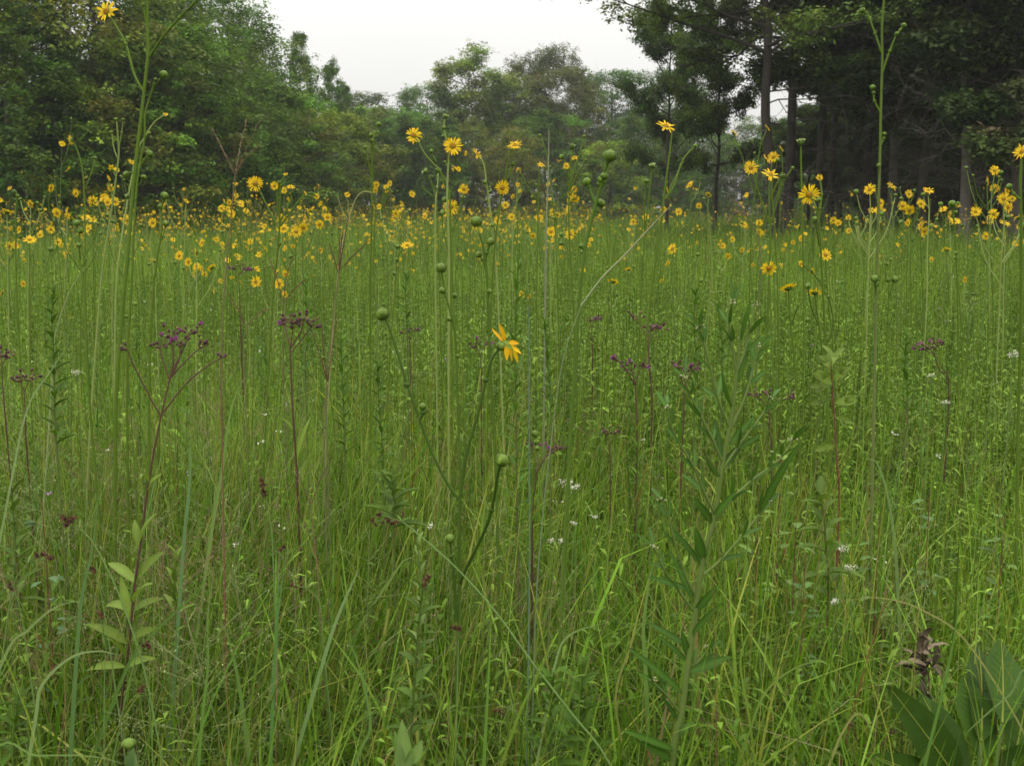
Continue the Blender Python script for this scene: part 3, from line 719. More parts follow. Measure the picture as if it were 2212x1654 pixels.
S('bud bearing stalk right of the tallest stalk with a fat round bud above a fork', 3.1,
  [(322, 860), (330, 640), (344, 530), (350, 490), (347, 450)], (8, 4),
  [([(347, 450), (346, 445)], 'b', 6), ([(348, 455), (353, 435), (356, 422)], 'b', 9), ([(343, 530), (352, 510), (358, 482)], 'b', 7)], DG)
S('dark budded stalk at left with three buds stacked on a bent tip', 3.0,
  [(190, 820), (182, 640), (172, 560), (171, 505)], (7, 4), [([(171, 505), (166, 481)], 'b', 8), ([(171, 508), (173, 497)], 'b', 8), ([(174, 560), (170, 529)], 'b', 6), ([(176, 575), (186, 560), (178, 545)], None, 0)], DG)
S('bent headed stalk at the far left carrying a drooping chain of buds', 4.6,
  [(36, 620), (34, 500), (34, 450), (37, 425), (33, 410)], (4.5, 3), [([(33, 410), (31, 413)], 'b', 5), ([(37, 430), (38, 422)], 'b', 4), ([(31, 420), (34, 430)], 'b', 4)], DG)
S('large round yellow flower and spray of branches right of the fan shaped bluestem', 4.3,
  [(590, 640), (598, 560), (603, 500), (604, 470)], (5, 4),
  [([(603, 495), (580, 450), (565, 420), (552, 396)], 'f', 18), ([(604, 480), (600, 440), (597, 410), (593, 401)], 'f', 10), ([(604, 470), (603, 430), (604, 393)], 'o', 7), ([(604, 480), (625, 440), (630, 415), (628, 404)], 'u', 9), ([(603, 490), (650, 430), (672, 416), (684, 424)], 'f', 7), ([(604, 480), (607, 400), (617, 376)], 'u', 6), ([(604, 490), (640, 440), (659, 417)], 's', 6)], DG)
S('straight tall stalk of small buds left of centre, topmost bud leaning right', 4.3,
  [(800, 760), (800, 600), (803, 470), (804, 360), (801, 300)], (6, 4), [([(804, 335), (810, 295), (818, 268)], 'b', 6), ([(801, 302), (801, 291)], 'b', 5), ([(803, 380), (795, 345), (788, 318)], 'b', 4), ([(803, 330), (804, 303)], 'b', 4), ([(804, 460), (806, 444)], 's', 7)], DG)
S('bright yellow flower leftmost of the high pair at centre, on a long bowed branch', 3.9,
  [(975, 700), (974, 560), (972, 440), (967, 400), (948, 365)], (6, 4),
  [([(948, 365), (920, 335), (905, 308), (893, 292)], 'f', 20), ([(942, 350), (933, 335), (932, 326)], 'b', 5), ([(970, 420), (950, 380)], None, 0)], DG)
S('zigzag pale stalk in the centre with an opened green head over a wide flower', 3.6,
  [(969, 760), (970, 560), (966, 420), (969, 340), (966, 310), (959, 280), (960, 262), (962, 252)], (6.5, 4),
  [([(962, 252), (963, 250)], 'o', 8), ([(960, 285), (959, 275)], 'b', 5), ([(968, 330), (974, 322), (978, 315)], 'f', 22), ([(968, 360), (961, 350)], 'b', 4), ([(968, 460), (962, 444), (961, 431)], 'b', 7), ([(958, 292), (957, 293)], 'b', 4)], DG, col=STP)
S('pale upright stalk in the centre topped by one green bud', 4.3,
  [(941, 640), (940, 520), (941, 440), (945, 400), (946, 380)], (5, 4), [([(946, 380), (947, 368)], 'b', 7), ([(942, 415), (943, 404)], 'o', 4)], DG, col=STP)
S('yellow flower facing the camera just above the meadow line in the centre', 4.2,
  [(985, 760), (978, 620), (974, 520), (974, 470)], (6, 4), [([(974, 470), (973, 446)], 'f', 18), ([(975, 560), (958, 500), (955, 460)], 'b', 6), ([(957, 480), (956, 457)], 'b', 6), ([(976, 500), (992, 460), (1000, 428), (1002, 408)], 'f', 12), ([(995, 450), (999, 425)], 'o', 7)], DG)
S('withered flower head on a curved pale branch left of the centre pair', 4.6,
  [(950, 640), (946, 520), (942, 440), (934, 400), (925, 378)], (4, 3), [([(925, 378), (918, 369)], 'o', 9), ([(938, 425), (915, 408), (914, 402)], 'o', 4)], DG)
S('drooping yellow flower seen from its side on an arched stem right of centre', 4.0,
  [(1078, 700), (1070, 560), (1062, 480), (1056, 430), (1050, 390), (1046, 358), (1037, 338)], (6, 3.5), [([(1037, 338), (1030, 333)], 's', 17), ([(1053, 405), (1047, 400), (1047, 393)], 'b', 5), ([(1054, 415), (1060, 410), (1058, 404)], 'b', 3)], DG, col=STP)
S('tilted yellow flower high right of centre with an opened head just below it', 4.0,
  [(1062, 640), (1068, 540), (1078, 460), (1090, 390), (1096, 350)], (5.5, 3.5), [([(1096, 350), (1104, 325), (1113, 314)], 'u', 18), ([(1085, 410), (1100, 375), (1108, 352)], 'o', 8), ([(1078, 450), (1082, 425), (1085, 405)], 'f', 17), ([(1070, 500), (1065, 485)], 'b', 5)], DG)
S('thin stalk with a side facing flower and a drooping bud chain right of centre', 5.4,
  [(1160, 600), (1162, 480), (1163, 420), (1165, 380), (1168, 357)], (4, 3), [([(1168, 357), (1169, 356)], 'u', 9), ([(1163, 440), (1150, 420), (1135, 395), (1123, 368)], 's', 7), ([(1163, 430), (1150, 425)], 'b', 4), ([(1164, 410), (1158, 398)], 'b', 3)], DG)
S('cluster topped stalk right of centre with a pale opened head and small flowers', 4.6,
  [(1238, 640), (1230, 520), (1229, 420), (1232, 350), (1235, 330)], (5, 3.5),
  [([(1235, 330), (1236, 314)], 'o', 9), ([(1231, 370), (1220, 348), (1213, 338)], 'b', 6), ([(1233, 350), (1240, 345), (1241, 341)], 'u', 9), ([(1230, 390), (1224, 372), (1223, 358)], 'f', 8), ([(1230, 440), (1238, 430), (1243, 428)], 'f', 10), ([(1230, 430), (1233, 420)], 'f', 8), ([(1231, 400), (1250, 340), (1262, 294)], 'b', 4), ([(1231, 410), (1262, 350), (1265, 345)], 'b', 3), ([(1231, 420), (1250, 395), (1266, 378)], 'b', 5)], DG)
S('stalk of small round buds crossing the pale grass blade right of centre', 4.8,
  [(1205, 640), (1200, 500), (1192, 420), (1180, 330), (1166, 293)], (4, 3), [([(1166, 293), (1166, 292)], 'b', 4), ([(1200, 500), (1196, 470)], 'b', 4), ([(1192, 430), (1200, 400)], 'b', 4), ([(1186, 380), (1188, 360)], 'b', 3)], DG)
S('thick stalk with a big dark ball bud at the centre above smaller side buds', 2.55,
  [(1074, 1120), (1069, 960), (1061, 822), (1057, 740), (1055, 660), (1052, 600), (1045, 540), (1037, 505)], (9, 6),
  [([(1037, 505), (1029, 478)], 'b', 13), ([(1048, 570), (1052, 545), (1060, 521)], 'b', 9), ([(1050, 580), (1042, 560), (1034, 549)], 'b', 8), ([(1055, 650), (1057, 628)], 'b', 6), ([(1058, 745), (1057, 735)], 'b', 5)], DG, col=(.075, .13, .016))
S('budded stalk left of the centre with one large bud over a pair of lesser ones', 2.5,
  [(993, 1090), (992, 980), (988, 860), (986, 770), (982, 710), (972, 670), (961, 630), (956, 600)], (7, 5),
  [([(956, 600), (953, 578)], 'b', 12), ([(970, 660), (962, 640), (955, 626)], 'b', 8), ([(976, 690), (984, 660), (983, 638)], 'b', 7), ([(980, 700), (970, 688)], 'b', 6), ([(988, 775), (988, 768)], 'b', 5)], DG, col=(.075, .13, .016))
S('nearest branching stalk, big ball bud on its left arm and ragged orange flower right', 2.05,
  [(985, 1560), (990, 1400), (993, 1250), (992, 1140), (994, 1070)], (12, 9),
  [([(994, 1080), (968, 1045), (935, 980), (905, 900), (880, 830), (855, 750), (838, 700), (827, 678)], 'b', 16),
   ([(905, 905), (914, 890), (913, 877)], 'b', 9), ([(994, 1075), (1005, 990), (1030, 900), (1050, 820), (1062, 775), (1082, 748)], 'b', 11),
   ([(993, 1260), (1010, 1220), (1040, 1160), (1062, 1100), (1076, 1020), (1085, 993)], 'b', 15), ([(986, 1340), (981, 1250), (975, 1200), (972, 1162)], 'b', 12)], DG, col=(.048, .092, .010), basecol=(.085, .145, .02))
def ragged():                        # the withering head: a few torn petals left
    D = 2.05; p = W(1092, 735, D - .02); px = PXM(D); o = bpy.context.scene.objects
    root = [x for x in o if str(x.get('label', '')).startswith('nearest branching stalk,')][0]
    mb = MB(); c = np.array(p) - np.array(root.location)
    def V_(x, y, dd=0): return np.array(W(x, y, D + dd)) - np.array(root.location)
    for a, b, w in (((1088, 738), (1062, 709), 6), ((1092, 735), (1078, 697), 9), ((1094, 742), (1095, 778), 10), ((1098, 738), (1122, 742), 10), ((1108, 748), (1118, 781), 8), ((1104, 744), (1127, 765), 7), ((1100, 745), (1106, 778), 6)):
        A = V_(*a); B = V_(*b, U(-.03, .03)); leaf(mb, A, B - A, (0, -1, .3), np.linalg.norm(B - A) * 1.05, w * px, np.array(YEL) * np.array([1, U(.75, .95), 1]), droop=.08, fold=.15, seg=5)
    mb.build('petals', M_petal, root)
    m2 = MB()
    for a, b in (((1088, 735), (1104, 745)), ((1086, 728), (1098, 722)), ((1092, 745), (1110, 752))):
        A = V_(*a); B = V_(*b); leaf(m2, A, B - A, (0, -1, .3), 18 * px, 9 * px, (.25, .38, .07), droop=.1, seg=4)
    m2.build('sepal', M_leaf, root)
ragged()
S('low stalk right of the centre with three buds piled in a column', 2.7,
  [(1140, 1300), (1148, 1120), (1152, 1040), (1156, 985)], (5, 4), [([(1156, 985), (1156, 936)], 'b', 9), ([(1157, 975), (1159, 953)], 'b', 7), ([(1157, 985), (1160, 967)], 'b', 7)], DG)
S('stout stalk right of centre, folded bud high over a cluster of green buds', 2.35,
  [(1212, 1330), (1222, 1150), (1232, 950), (1243, 780), (1250, 660), (1262, 550), (1276, 480), (1292, 420), (1306, 370)], (12, 7),
  [([(1306, 370), (1313, 350), (1318, 336)], 'b', 14), ([(1298, 405), (1306, 392), (1305, 380)], 'b', 9), ([(1298, 405), (1293, 397), (1297, 387)], 'b', 7), ([(1287, 440), (1277, 415), (1272, 402), (1268, 392)], 'b', 10), ([(1280, 470), (1290, 455), (1297, 438)], 'b', 10), ([(1262, 545), (1256, 531)], 'b', 6), ([(1252, 655), (1250, 645)], 'b', 5)], DG, col=(.075, .14, .016), basecol=(.10, .17, .025))
S('orange drooping petals beside the folded bud stalk on a thin branch', 4.4, [(1320, 640), (1312, 520), (1305, 450)], (4, 3), [([(1305, 450), (1302, 444)], 's', 9)], DG)
S('slender stalk with an opened head pointing up left of the tall lone flower', 4.4,
  [(1385, 640), (1392, 520), (1402, 420), (1408, 368)], (4.5, 3.5), [([(1408, 368), (1409, 356)], 'o', 8), ([(1393, 500), (1392, 430), (1397, 391)], 'b', 6)], DG)
S('tall lone flower looking up, on a long stalk before the dark lattice tree', 3.7,
  [(1390, 800), (1404, 660), (1422, 520), (1435, 420), (1444, 350), (1450, 300)], (6.5, 4.5), [([(1450, 300), (1450, 282), (1438, 273)], 'u', 22), ([(1436, 430), (1456, 400), (1475, 345), (1502, 315)], 'b', 5), ([(1434, 420), (1440, 409)], 's', 7), ([(1436, 430), (1475, 350)], 'b', 3)], DG)
S('tallest stalk on the right with paired bud branches and its tip out of frame', 2.9,
  [(1889, 820), (1892, 640), (1896, 520), (1898, 430), (1901, 330), (1903, 220), (1906, 130), (1905, 60), (1912, -30)], (8, 5),
  [([(1904, 112), (1890, 72), (1878, 40)], 'b', 5), ([(1880, 45), (1872, 28), (1863, 22)], 'b', 6), ([(1905, 158), (1922, 110), (1937, 73)], 'b', 5), ([(1935, 78), (1944, 65), (1952, 55)], 'b', 6), ([(1903, 245), (1889, 218), (1887, 200)], 'b', 4), ([(1887, 205), (1885, 188)], 'b', 6), ([(1902, 313), (1909, 298), (1910, 289)], 'b', 5), ([(1898, 372), (1898, 357)], 'b', 5), ([(1892, 640), (1890, 601)], 'b', 9), ([(1893, 630), (1893, 612)], 'b', 7)], DG, basecol=(.15, .17, .06))
S('short budded stalk beside the foot of the tallest right hand stalk', 3.2, [(1915, 760), (1918, 680), (1920, 630)], (4, 3), [([(1920, 640), (1918, 604)], 'b', 6), ([(1920, 640), (1928, 615), (1933, 602)], 'b', 8), ([(1919, 610), (1912, 590), (1915, 568)], 'o', 5), ([(1919, 600), (1925, 560)], 'b', 4)], DG)
S('wide rayed yellow flower left of the big nodding one, before the paired pine trunks', 3.8,
  [(1660, 640), (1664, 540), (1662, 460), (1662, 400)], (6.5, 4.5), [([(1662, 400), (1664, 378)], 'u', 22), ([(1661, 480), (1640, 420), (1622, 362)], 'f', 16), ([(1663, 430), (1680, 395), (1692, 378)], 'o', 9), ([(1660, 500), (1690, 400), (1712, 362)], 'b', 4)], DG)
S('pair of merged yellow flowers higher on the same height before the left pine trunk', 5.0, [(1680, 640), (1675, 520), (1668, 420), (1666, 360)], (4.5, 3.5), [([(1666, 360), (1671, 339)], 'f', 13), ([(1667, 380), (1655, 355), (1655, 343)], 's', 12), ([(1672, 440), (1690, 380), (1687, 321)], 's', 9), ([(1668, 400), (1680, 345)], 'b', 4)], DG)
S('high small flower seen from the side at the edge of the left pine trunk', 6.0, [(1620, 600), (1625, 480), (1640, 330), (1648, 300)], (4, 2.5), [([(1648, 300), (1657, 276)], 's', 9), ([(1630, 420), (1600, 330), (1585, 288)], 's', 10), ([(1640, 350), (1630, 330)], 'b', 3)], DG)
S('stalk with a spreading green open head at its tip right of the pine trunks', 4.6, [(1736, 640), (1734, 500), (1731, 380), (1730, 318)], (4.5, 4), [([(1730, 318), (1730, 304)], 'o', 11)], DG)
S('large nodding yellow flower facing left before the slanting dark trunk', 3.6,
  [(1785, 800), (1778, 640), (1772, 520), (1764, 450)], (6.5, 4.5), [([(1764, 450), (1755, 430), (1748, 420)], 'f', 23), ([(1766, 470), (1770, 450), (1769, 431)], 'b', 6), ([(1770, 530), (1765, 500), (1760, 472)], 'b', 6), ([(1768, 480), (1775, 420), (1770, 383)], 'f', 8)], DG)
S('yellow flower facing the camera highest of the low group at right', 3.6, [(1672, 900), (1668, 760), (1664, 650), (1662, 600)], (6, 4), [([(1662, 600), (1661, 578)], 'f', 19)], DG)
S('yellow flower with its back turned, middle of the low group at right', 3.7, [(1725, 900), (1716, 780), (1706, 680), (1704, 640)], (6, 4), [([(1704, 640), (1703, 622)], 'k', 20), ([(1710, 700), (1726, 660), (1745, 690)], 'b', 6)], DG)
S('ragged yellow flower with a bud before it, lowest of the low group at right', 3.8, [(1790, 900), (1776, 760), (1766, 680), (1762, 650)], (5, 4), [([(1762, 650), (1760, 632)], 'k', 17), ([(1768, 700), (1752, 660), (1745, 617)], 'b', 7), ([(1780, 760), (1800, 700), (1790, 640)], 'b', 4)], DG)
S('yellow flower rightmost of the low group at right with drooping rays', 4.6, [(1800, 760), (1790, 660), (1785, 590)], (4.5, 3.5), [([(1785, 590), (1783, 550)], 'f', 15), ([(1788, 640), (1765, 600), (1755, 585)], 's', 9), ([(1787, 620), (1740, 575), (1730, 569)], 'f', 8)], DG)
S('stalk at the right frame edge with a flower seen from the side on top', 2.8, [(2200, 900), (2205, 700), (2206, 500), (2204, 400), (2206, 350)], (9, 6), [([(2206, 350), (2208, 328)], 's', 18), ([(2204, 430), (2190, 418), (2180, 402)], 'b', 7)], DG)
S('lone dark budded stalk near the right edge rising over the yellow band', 4.6, [(2070, 800), (2068, 640), (2064, 520), (2058, 450)], (5, 3.5), [([(2058, 450), (2057, 439)], 'b', 8), ([(2066, 560), (2066, 545)], 'b', 4)], DG)
S('leafless stalk with a side turned flower below the yellow band left of the middle', 4.6,
  [(843, 760), (852, 640), (858, 560), (868, 540)], (4, 3), [([(868, 540), (879, 532), (880, 530)], 'u', 15), ([(860, 560), (856, 545), (859, 532)], 'b', 6), ([(856, 580), (858, 560)], 'b', 5), ([(855, 600), (853, 590)], 'b', 5)], DG)
S('pale stem hung over at its tip into a long downward hook', 4.0, [(720, 700), (738, 540), (752, 480), (768, 430), (785, 414), (803, 416)], (4, 2.5), [], DG, col=(.26, .25, .10))

# listed single flowers, each on a stalk of its own: (x, y, radius, kind, what sets it apart)
MG = 'yellow prairie flowers rising over the middle of the meadow'
LST = [
 (64, 518, 15, 'u', 'wide yellow flower near the left edge below the yellow band'), (15, 458, 13, 'k', 'double looking yellow flower touching the left edge'), (20, 531, 11, 'f', 'drooping yellow flower low at the left edge'),
 (110, 405, 10, 's', 'yellow flower standing above the band left of the pale stalks'), (66, 440, 10, 'f', 'yellow flower against the dark wood near the left edge'), (388, 552, 12, 'f', 'yellow flower low in the grass left of the bluestem'), (437, 524, 10, 'f', 'uppermost flower of the trio left of the bluestem'),
 (424, 545, 12, 's', 'half turned flower of the trio left of the bluestem'), (458, 578, 12, 'k', 'pale yellow flower from behind under the trio'), (553, 608, 14, 'f', 'lone yellow flower in the grass right of the bluestem stem'), (598, 588, 10, 's', 'drooping flower beside the reddish forked grass'),
 (417, 592, 8, 's', 'narrow side view flower under the trio'), (333, 563, 10, 'k', 'flower behind a bud right of the tallest left stalk'), (1325, 608, 13, 'k', 'flower drooping under its green bud right of centre'), (1453, 537, 13, 'f', 'yellow flower below the meadow line at right of centre'),
 (1358, 582, 9, 'k', 'small pale flower above the drooping one'), (1879, 409, 14, 'f', 'yellow flower just left of the tallest right stalk'), (1926, 402, 13, 'u', 'upturned yellow flower right of the tallest right stalk'), (1963, 418, 10, 'f', 'smaller flower in the row right of the tallest right stalk'),
 (2005, 411, 13, 'u', 'flower on a long leaning branch before the dark wood'), (1950, 444, 11, 'f', 'upper left of two touching flowers before the dark wood'), (1965, 453, 12, 'f', 'lower right of two touching flowers before the dark wood'), (1884, 454, 11, 'u', 'flower below the one beside the tallest right stalk'), (1962, 480, 10, 's', 'flower under the touching pair'),
 (2037, 452, 10, 'u', 'broad low flower right of the touching pair'), (2052, 462, 9, 's', 'side view flower beside the broad low one'), (2148, 368, 13, 'f', 'highest yellow flower near the right edge'), (2132, 392, 12, 's', 'torn flower just under the highest one at the right'), (2168, 429, 14, 'f', 'yellow flower among buds near the right edge'),
 (2176, 411, 9, 's', 'small orange flower over the one among buds'), (2062, 478, 14, 'u', 'large flower low before the dark wood at right'), (2170, 482, 13, 'u', 'flower low at the right edge pointing up'), (2200, 470, 12, 'k', 'flower at the right frame edge in the yellow band'), (1990, 486, 12, 's', 'clump like flower between the trunks at right'),
 (2138, 476, 9, 'f', 'small flower at the base of the wood near the right edge'), (1491, 399, 11, 's', 'side view flower before the lattice tree'), (1466, 457, 9, 'f', 'small round flower above the pale leaning grass blade'), (1530, 420, 9, 'k', 'flower in a bud cluster right of the lattice tree'),
 (1240, 408, 8, 'f', 'small flower under the cluster right of centre'), (1118, 366, 6, 's', 'thin side view flower right of the upright grass blade'), (1118, 398, 6, 'f', 'tiny round flower before the far trees right of centre'), (1092, 442, 9, 'f', 'small flower right of the centre one'), (1186, 430, 8, 'u', 'small upturned flower before the far trees'),
 (1105, 468, 9, 'f', 'flower low in the band right of centre'), (1165, 470, 9, 'f', 'flower in the band right of centre near the pale blade'), (813, 398, 8, 'f', 'round flower half open before the far trees left of centre'), (855, 460, 9, 'f', 'flower standing left of the centre one'), (868, 439, 8, 's', 'oval side view flower left of the centre one'),
 (810, 410, 7, 'f', 'small flower beside the straight budded stalk'), (750, 420, 7, 'f', 'small flower over the hooked pale stem'), (690, 484, 11, 'f', 'flower in the band behind the reddish forked grass'), (640, 500, 13, 'f', 'cluster like flower in the band left of the reddish grass'), (608, 470, 9, 'f', 'flower in the band below the big round one'),
 (655, 490, 12, 'f', 'wide flower in the band below the spray'), (500, 462, 10, 'f', 'flower touching the bluestem stem in the band'), (330, 480, 12, 'f', 'flower low in the band at the tallest left stalk'), (275, 475, 11, 'f', 'flower in the band left of the tallest left stalk'), (200, 432, 11, 'f', 'flower in the band before the dark wood at left'), (248, 435, 11, 'f', 'flower pressed against the pale left stalks'),
 (224, 430, 12, 'u', 'bright flower in the thick of the left band'), (185, 470, 11, 'u', 'ragged flower in the left band above the stacked buds'), (402, 434, 8, 's', 'side view flower before the dark wood left of the bluestem'), (397, 408, 6, 'u', 'tiny upturned flower before the dark wood'), (495, 436, 7, 'f', 'small flower left of the bluestem stem at its middle'),
 (145, 465, 9, 's', 'side view flower in the band at left'), (42, 495, 9, 'f', 'flower behind the wide one near the left edge'), (110, 495, 10, 'f', 'flower in grass right of the wide one near the left edge'), (880, 480, 8, 'u', 'small upturned flower low left of centre'), (800, 520, 10, 's', 'flower drooping at the end of the red grass spike'),
 (918, 466, 8, 'f', 'small flower between the two budded centre stalks'), (1190, 500, 12, 'f', 'flower in a clump in the band right of centre'), (1232, 505, 13, 'f', 'big flower in the clump in the band right of centre'), (1250, 497, 10, 's', 'side flower in the clump in the band right of centre'), (1368, 478, 8, 'f', 'small flower left of the pale leaning blade'), (1395, 468, 8, 'f', 'small flower between blade and lone tall stalk'),
 (1430, 476, 8, 'u', 'small upturned flower at the right of the blade'), (1607, 485, 8, 'f', 'small flower at the foot of the lattice tree'), (1640, 480, 9, 'f', 'small flower left of the paired pine trunks'), (1640, 500, 8, 'f', 'lower small flower left of the paired pine trunks'), (1556, 523, 9, 's', 'flower on an arching pale stem right of centre'),
 (1620, 540, 8, 's', 'side view flower above the low group at right'), (1800, 475, 9, 'f', 'small flower right of the slanting trunk'), (1850, 480, 8, 's', 'small flower behind the tallest right stalk'), (1730, 515, 7, 'f', 'small flower above the rightmost of the low group'), (2012, 560, 7, 'f', 'small flower low between the right stalks'), (2085, 603, 9, 's', 'lone side view flower low at right'),
 (2045, 540, 12, 'k', 'pale flower in the grass before the right hand wood'), (2130, 510, 9, 'f', 'flower in the grass near the right edge'), (160, 680, 6, 's', 'tiny flower low in the grass at left'), (50, 612, 8, 's', 'small flower low at the left edge'), (5, 632, 8, 's', 'side view flower cut by the left edge'), (693, 540, 8, 'f', 'small round flower left of the red forked grass'), (945, 535, 7, 's', 'small flower behind the budded centre stalks'), (1145, 640, 8, 's', 'half hidden flower in the grass at centre'),
]
GREY = (.11, .17, .035)
for i, (x, y, rr, k, lab) in enumerate(LST):
    D = min(10.5, .0335 * F22 / rr * U(.92, 1.08)); zt = W(x, y, D).z
    r_ = np.random.default_rng(i); k1 = F22 / D; top = rr * .7
    bx = x + r_.normal() * 10; L = (min(zt, 1.1) * k1) * .6
    st = [(bx, y + L), (bx + (x - bx) * .5, y + L * .5), (x + r_.normal() * 2, y + L * .2), (x, y + top)]
    br = [([(x, y + top), (x, y)], k, rr)]
    for _ in range(r_.integers(1, 5)):
        t = r_.uniform(.12, .55); yy = y + L * t; xx = np.interp(yy, [q[1] for q in st[::-1]], [q[0] for q in st[::-1]]); s = r_.choice((-1, 1)); h = r_.uniform(.4, 1.1) * (yy - y + 10)
        br.append(([(xx, yy), (xx + s * h * .28, yy - h * .45), (xx + s * h * .42, yy - h)], r_.choice(('b', 'b', 'b', 'o', 'f')), rr * r_.uniform(.25, .42)))
        if br[-1][1] in 'fo': br[-1] = (br[-1][0], br[-1][1], rr * (.9 if br[-1][1] == 'f' else .45))
    silphium(lab, D, st, (3.4 * 4.5 / D + 1, 2.4 * 4.5 / D + .6), br, MG, col=(STG, STP, GREY)[i % 3], leafs=False)
nsil = _hc[0]

# ---- smaller ones further off: one mesh each, heads and stem in one
PM = {'f': petals_mesh(31, 13, low=True).arrays(), 'f2': petals_mesh(32, 11, low=True, missing=.1).arrays(), 'f3': petals_mesh(33, 12, low=True, missing=.4, droop=.6).arrays(), 'f4': petals_mesh(34, 14, low=True, droop=.35).arrays()}
def put(mb, arr, loc, q, R, mat, colmul=1.0):
    v, c, qd, t, _, _ = arr; m = np.array(q.to_matrix()); mb.add(v @ m.T * R + np.array(loc), c * colmul, quads=qd, tris=t, mat=mat)
def simple_plant(mb, r, base, H, nh, px=0.0, fr=.034, sides=4):
    """stalk with nh heads; px = a lower limit for widths far away"""
    lean = r.normal(size=2) * .05 * H; b = np.array(base, float)
    P = [b, b + np.array([lean[0] * .3, lean[1] * .3, H * .5]), b + np.array([lean[0], lean[1], H])]
    col = np.array((STG, STP, GREY)[r.integers(0, 3)]) * r.uniform(.8, 1.15); w = max(.0032, px * .35)
    tube(mb, P, [w, w * .8, w * .6], col, sides=sides, n=2)
    tips = [(P[2], 1)]
    for _ in range(nh - 1):
        t = r.uniform(.62, .95); a = P[1] * (2 - 2 * t) + P[2] * (2 * t - 1); th = r.random() * 6.28; L = H * r.uniform(.06, .22)
        e = a + np.array([math.cos(th) * L * .5, math.sin(th) * L * .5, L]); m = a + (e - a) * .5 + np.array([math.cos(th), math.sin(th), 0]) * L * .12
        tube(mb, [a, m, e], [w * .6, w * .5, w * .45], col, sides=3, n=2); tips.append((e, 0))
    for e, top in tips:
        k = r.random()
        if k < .60:
            nrm = Vector((r.normal() * .9, r.choice((-1, -1, -1, 1)) * abs(r.normal()) , .25 + r.random() * .8))
            put(mb, PM[('f', 'f2', 'f', 'f4', 'f3')[r.integers(0, 5)]], e, frame(nrm, r.random() * 6), max(fr * r.uniform(.75, 1.1), px * 1.0), 1, r.uniform(.85, 1.1))
            sphere(mb, e + np.array(nrm.normalized()) * fr * .05, fr * .26, (.36, .18, .02), 6, 4, .6, mat=2)
        elif k < .92: sphere(mb, e, max(.0095 * r.uniform(.7, 1.3), px * .5), np.array(GB) * r.uniform(.7, 1.1), 6, 5, .92, mat=0)
        else: sphere(mb, e, max(.012, px * .5), (.26, .31, .10), 6, 4, .5, mat=0)
MATS3 = [M_stem, M_petal, M_disc]
FG = {}
def zone(px_, D):
    side = 'left' if px_ < 700 else ('middle' if px_ < 1450 else 'right')
    far = 'nearer' if D < 16 else 'farther'
    return side, far
rr = np.random.default_rng(77); NS = 0
while NS < 300 - nsil:
    D = 8.5 + 24 * rr.random() ** 1.25; px_ = rr.uniform(-60, 2270)
    dens = 1.0 if px_ < 700 else (.8 if px_ < 1300 else (.36 if px_ < 1800 else .36))
    if rr.random() > dens: continue
    w = W(px_, 480, D); mb = MB(); H = float(np.clip(rr.normal() * .22 + 1.52, 1.05, 2.15))
    simple_plant(mb, rr, (0, 0, 0), H, int(rr.integers(3, 9)), PXM(D) * .9, fr=.034)
    side, far = zone(px_, D); o = mb.build('prairie_flower', MATS3); o.location = (w.x, D, 0)
    tag(o, {'left': 'small yellow flowered stalk crowded in the dense yellow band before the dark left hand wood', 'middle': 'small yellow flowered stalk in the yellow band before the hazy far trees', 'right': 'small yellow flowered stalk thinly set in the band before the right hand trunks'}[side],
        'flower', f'small yellow flowers of the band at the {side}')
    NS += 1
mb = MB()
for i in range(4200):
    D = 12 + 48 * rr.random() ** .85; px_ = rr.uniform(-200, 2420)
    dens = 1.0 if px_ < 700 else (.75 if px_ < 1300 else (.36 if px_ < 1800 else .34))
    if rr.random() > dens: continue
    if px_ > 1750 and D > 30 + (px_ < 1850) * 6: continue
    w = W(px_, 480, D); simple_plant(mb, rr, (w.x, D, 0), float(np.clip(rr.normal() * .17 + 1.32, 1.0, 1.9)), int(rr.integers(2, 6)), PXM(D) * .95, sides=3, fr=.030)
tag(mb.build('distant_flowers', MATS3), 'mass of tiny yellow flowers spread over the far meadow up to the trees', 'flowers', kind='stuff')
# small bud stalks in the nearer meadow with no flower: fill of dotted green balls
mb = MB()
for i in range(260):
    D = 3.6 + 12 * rr.random() ** .8; px_ = rr.uniform(-200, 2420); w = W(px_, 480, D); b = np.array((w.x, D, 0)); H = rr.uniform(.85, 1.35)
    lean = rr.normal(size=2) * .05; P = [b, b + np.array([lean[0] * .4, 0, H * .5]), b + np.array([lean[0], lean[1], H])]
    col = np.array((STG, STP, GREY)[rr.integers(0, 3)]); tube(mb, P, [.0035, .003, .002], col, sides=4, n=2)
    for k in range(rr.integers(1, 5)):
        e = P[2] + np.array([rr.normal() * .025, rr.normal() * .025, -k * .045]); tube(mb, [P[2] * (1 - .07 * k) + P[1] * .07 * k, e], [.0018, .0015], col, sides=3, sm=False); sphere(mb, e, rr.uniform(.006, .0105), np.array(GB) * rr.uniform(.8, 1.2), 7, 5, .9)
tag(mb.build('budding_stems', [M_stem]), 'thin stems tipped with tiny green buds mixed into the meadow', 'herbs', kind='stuff')
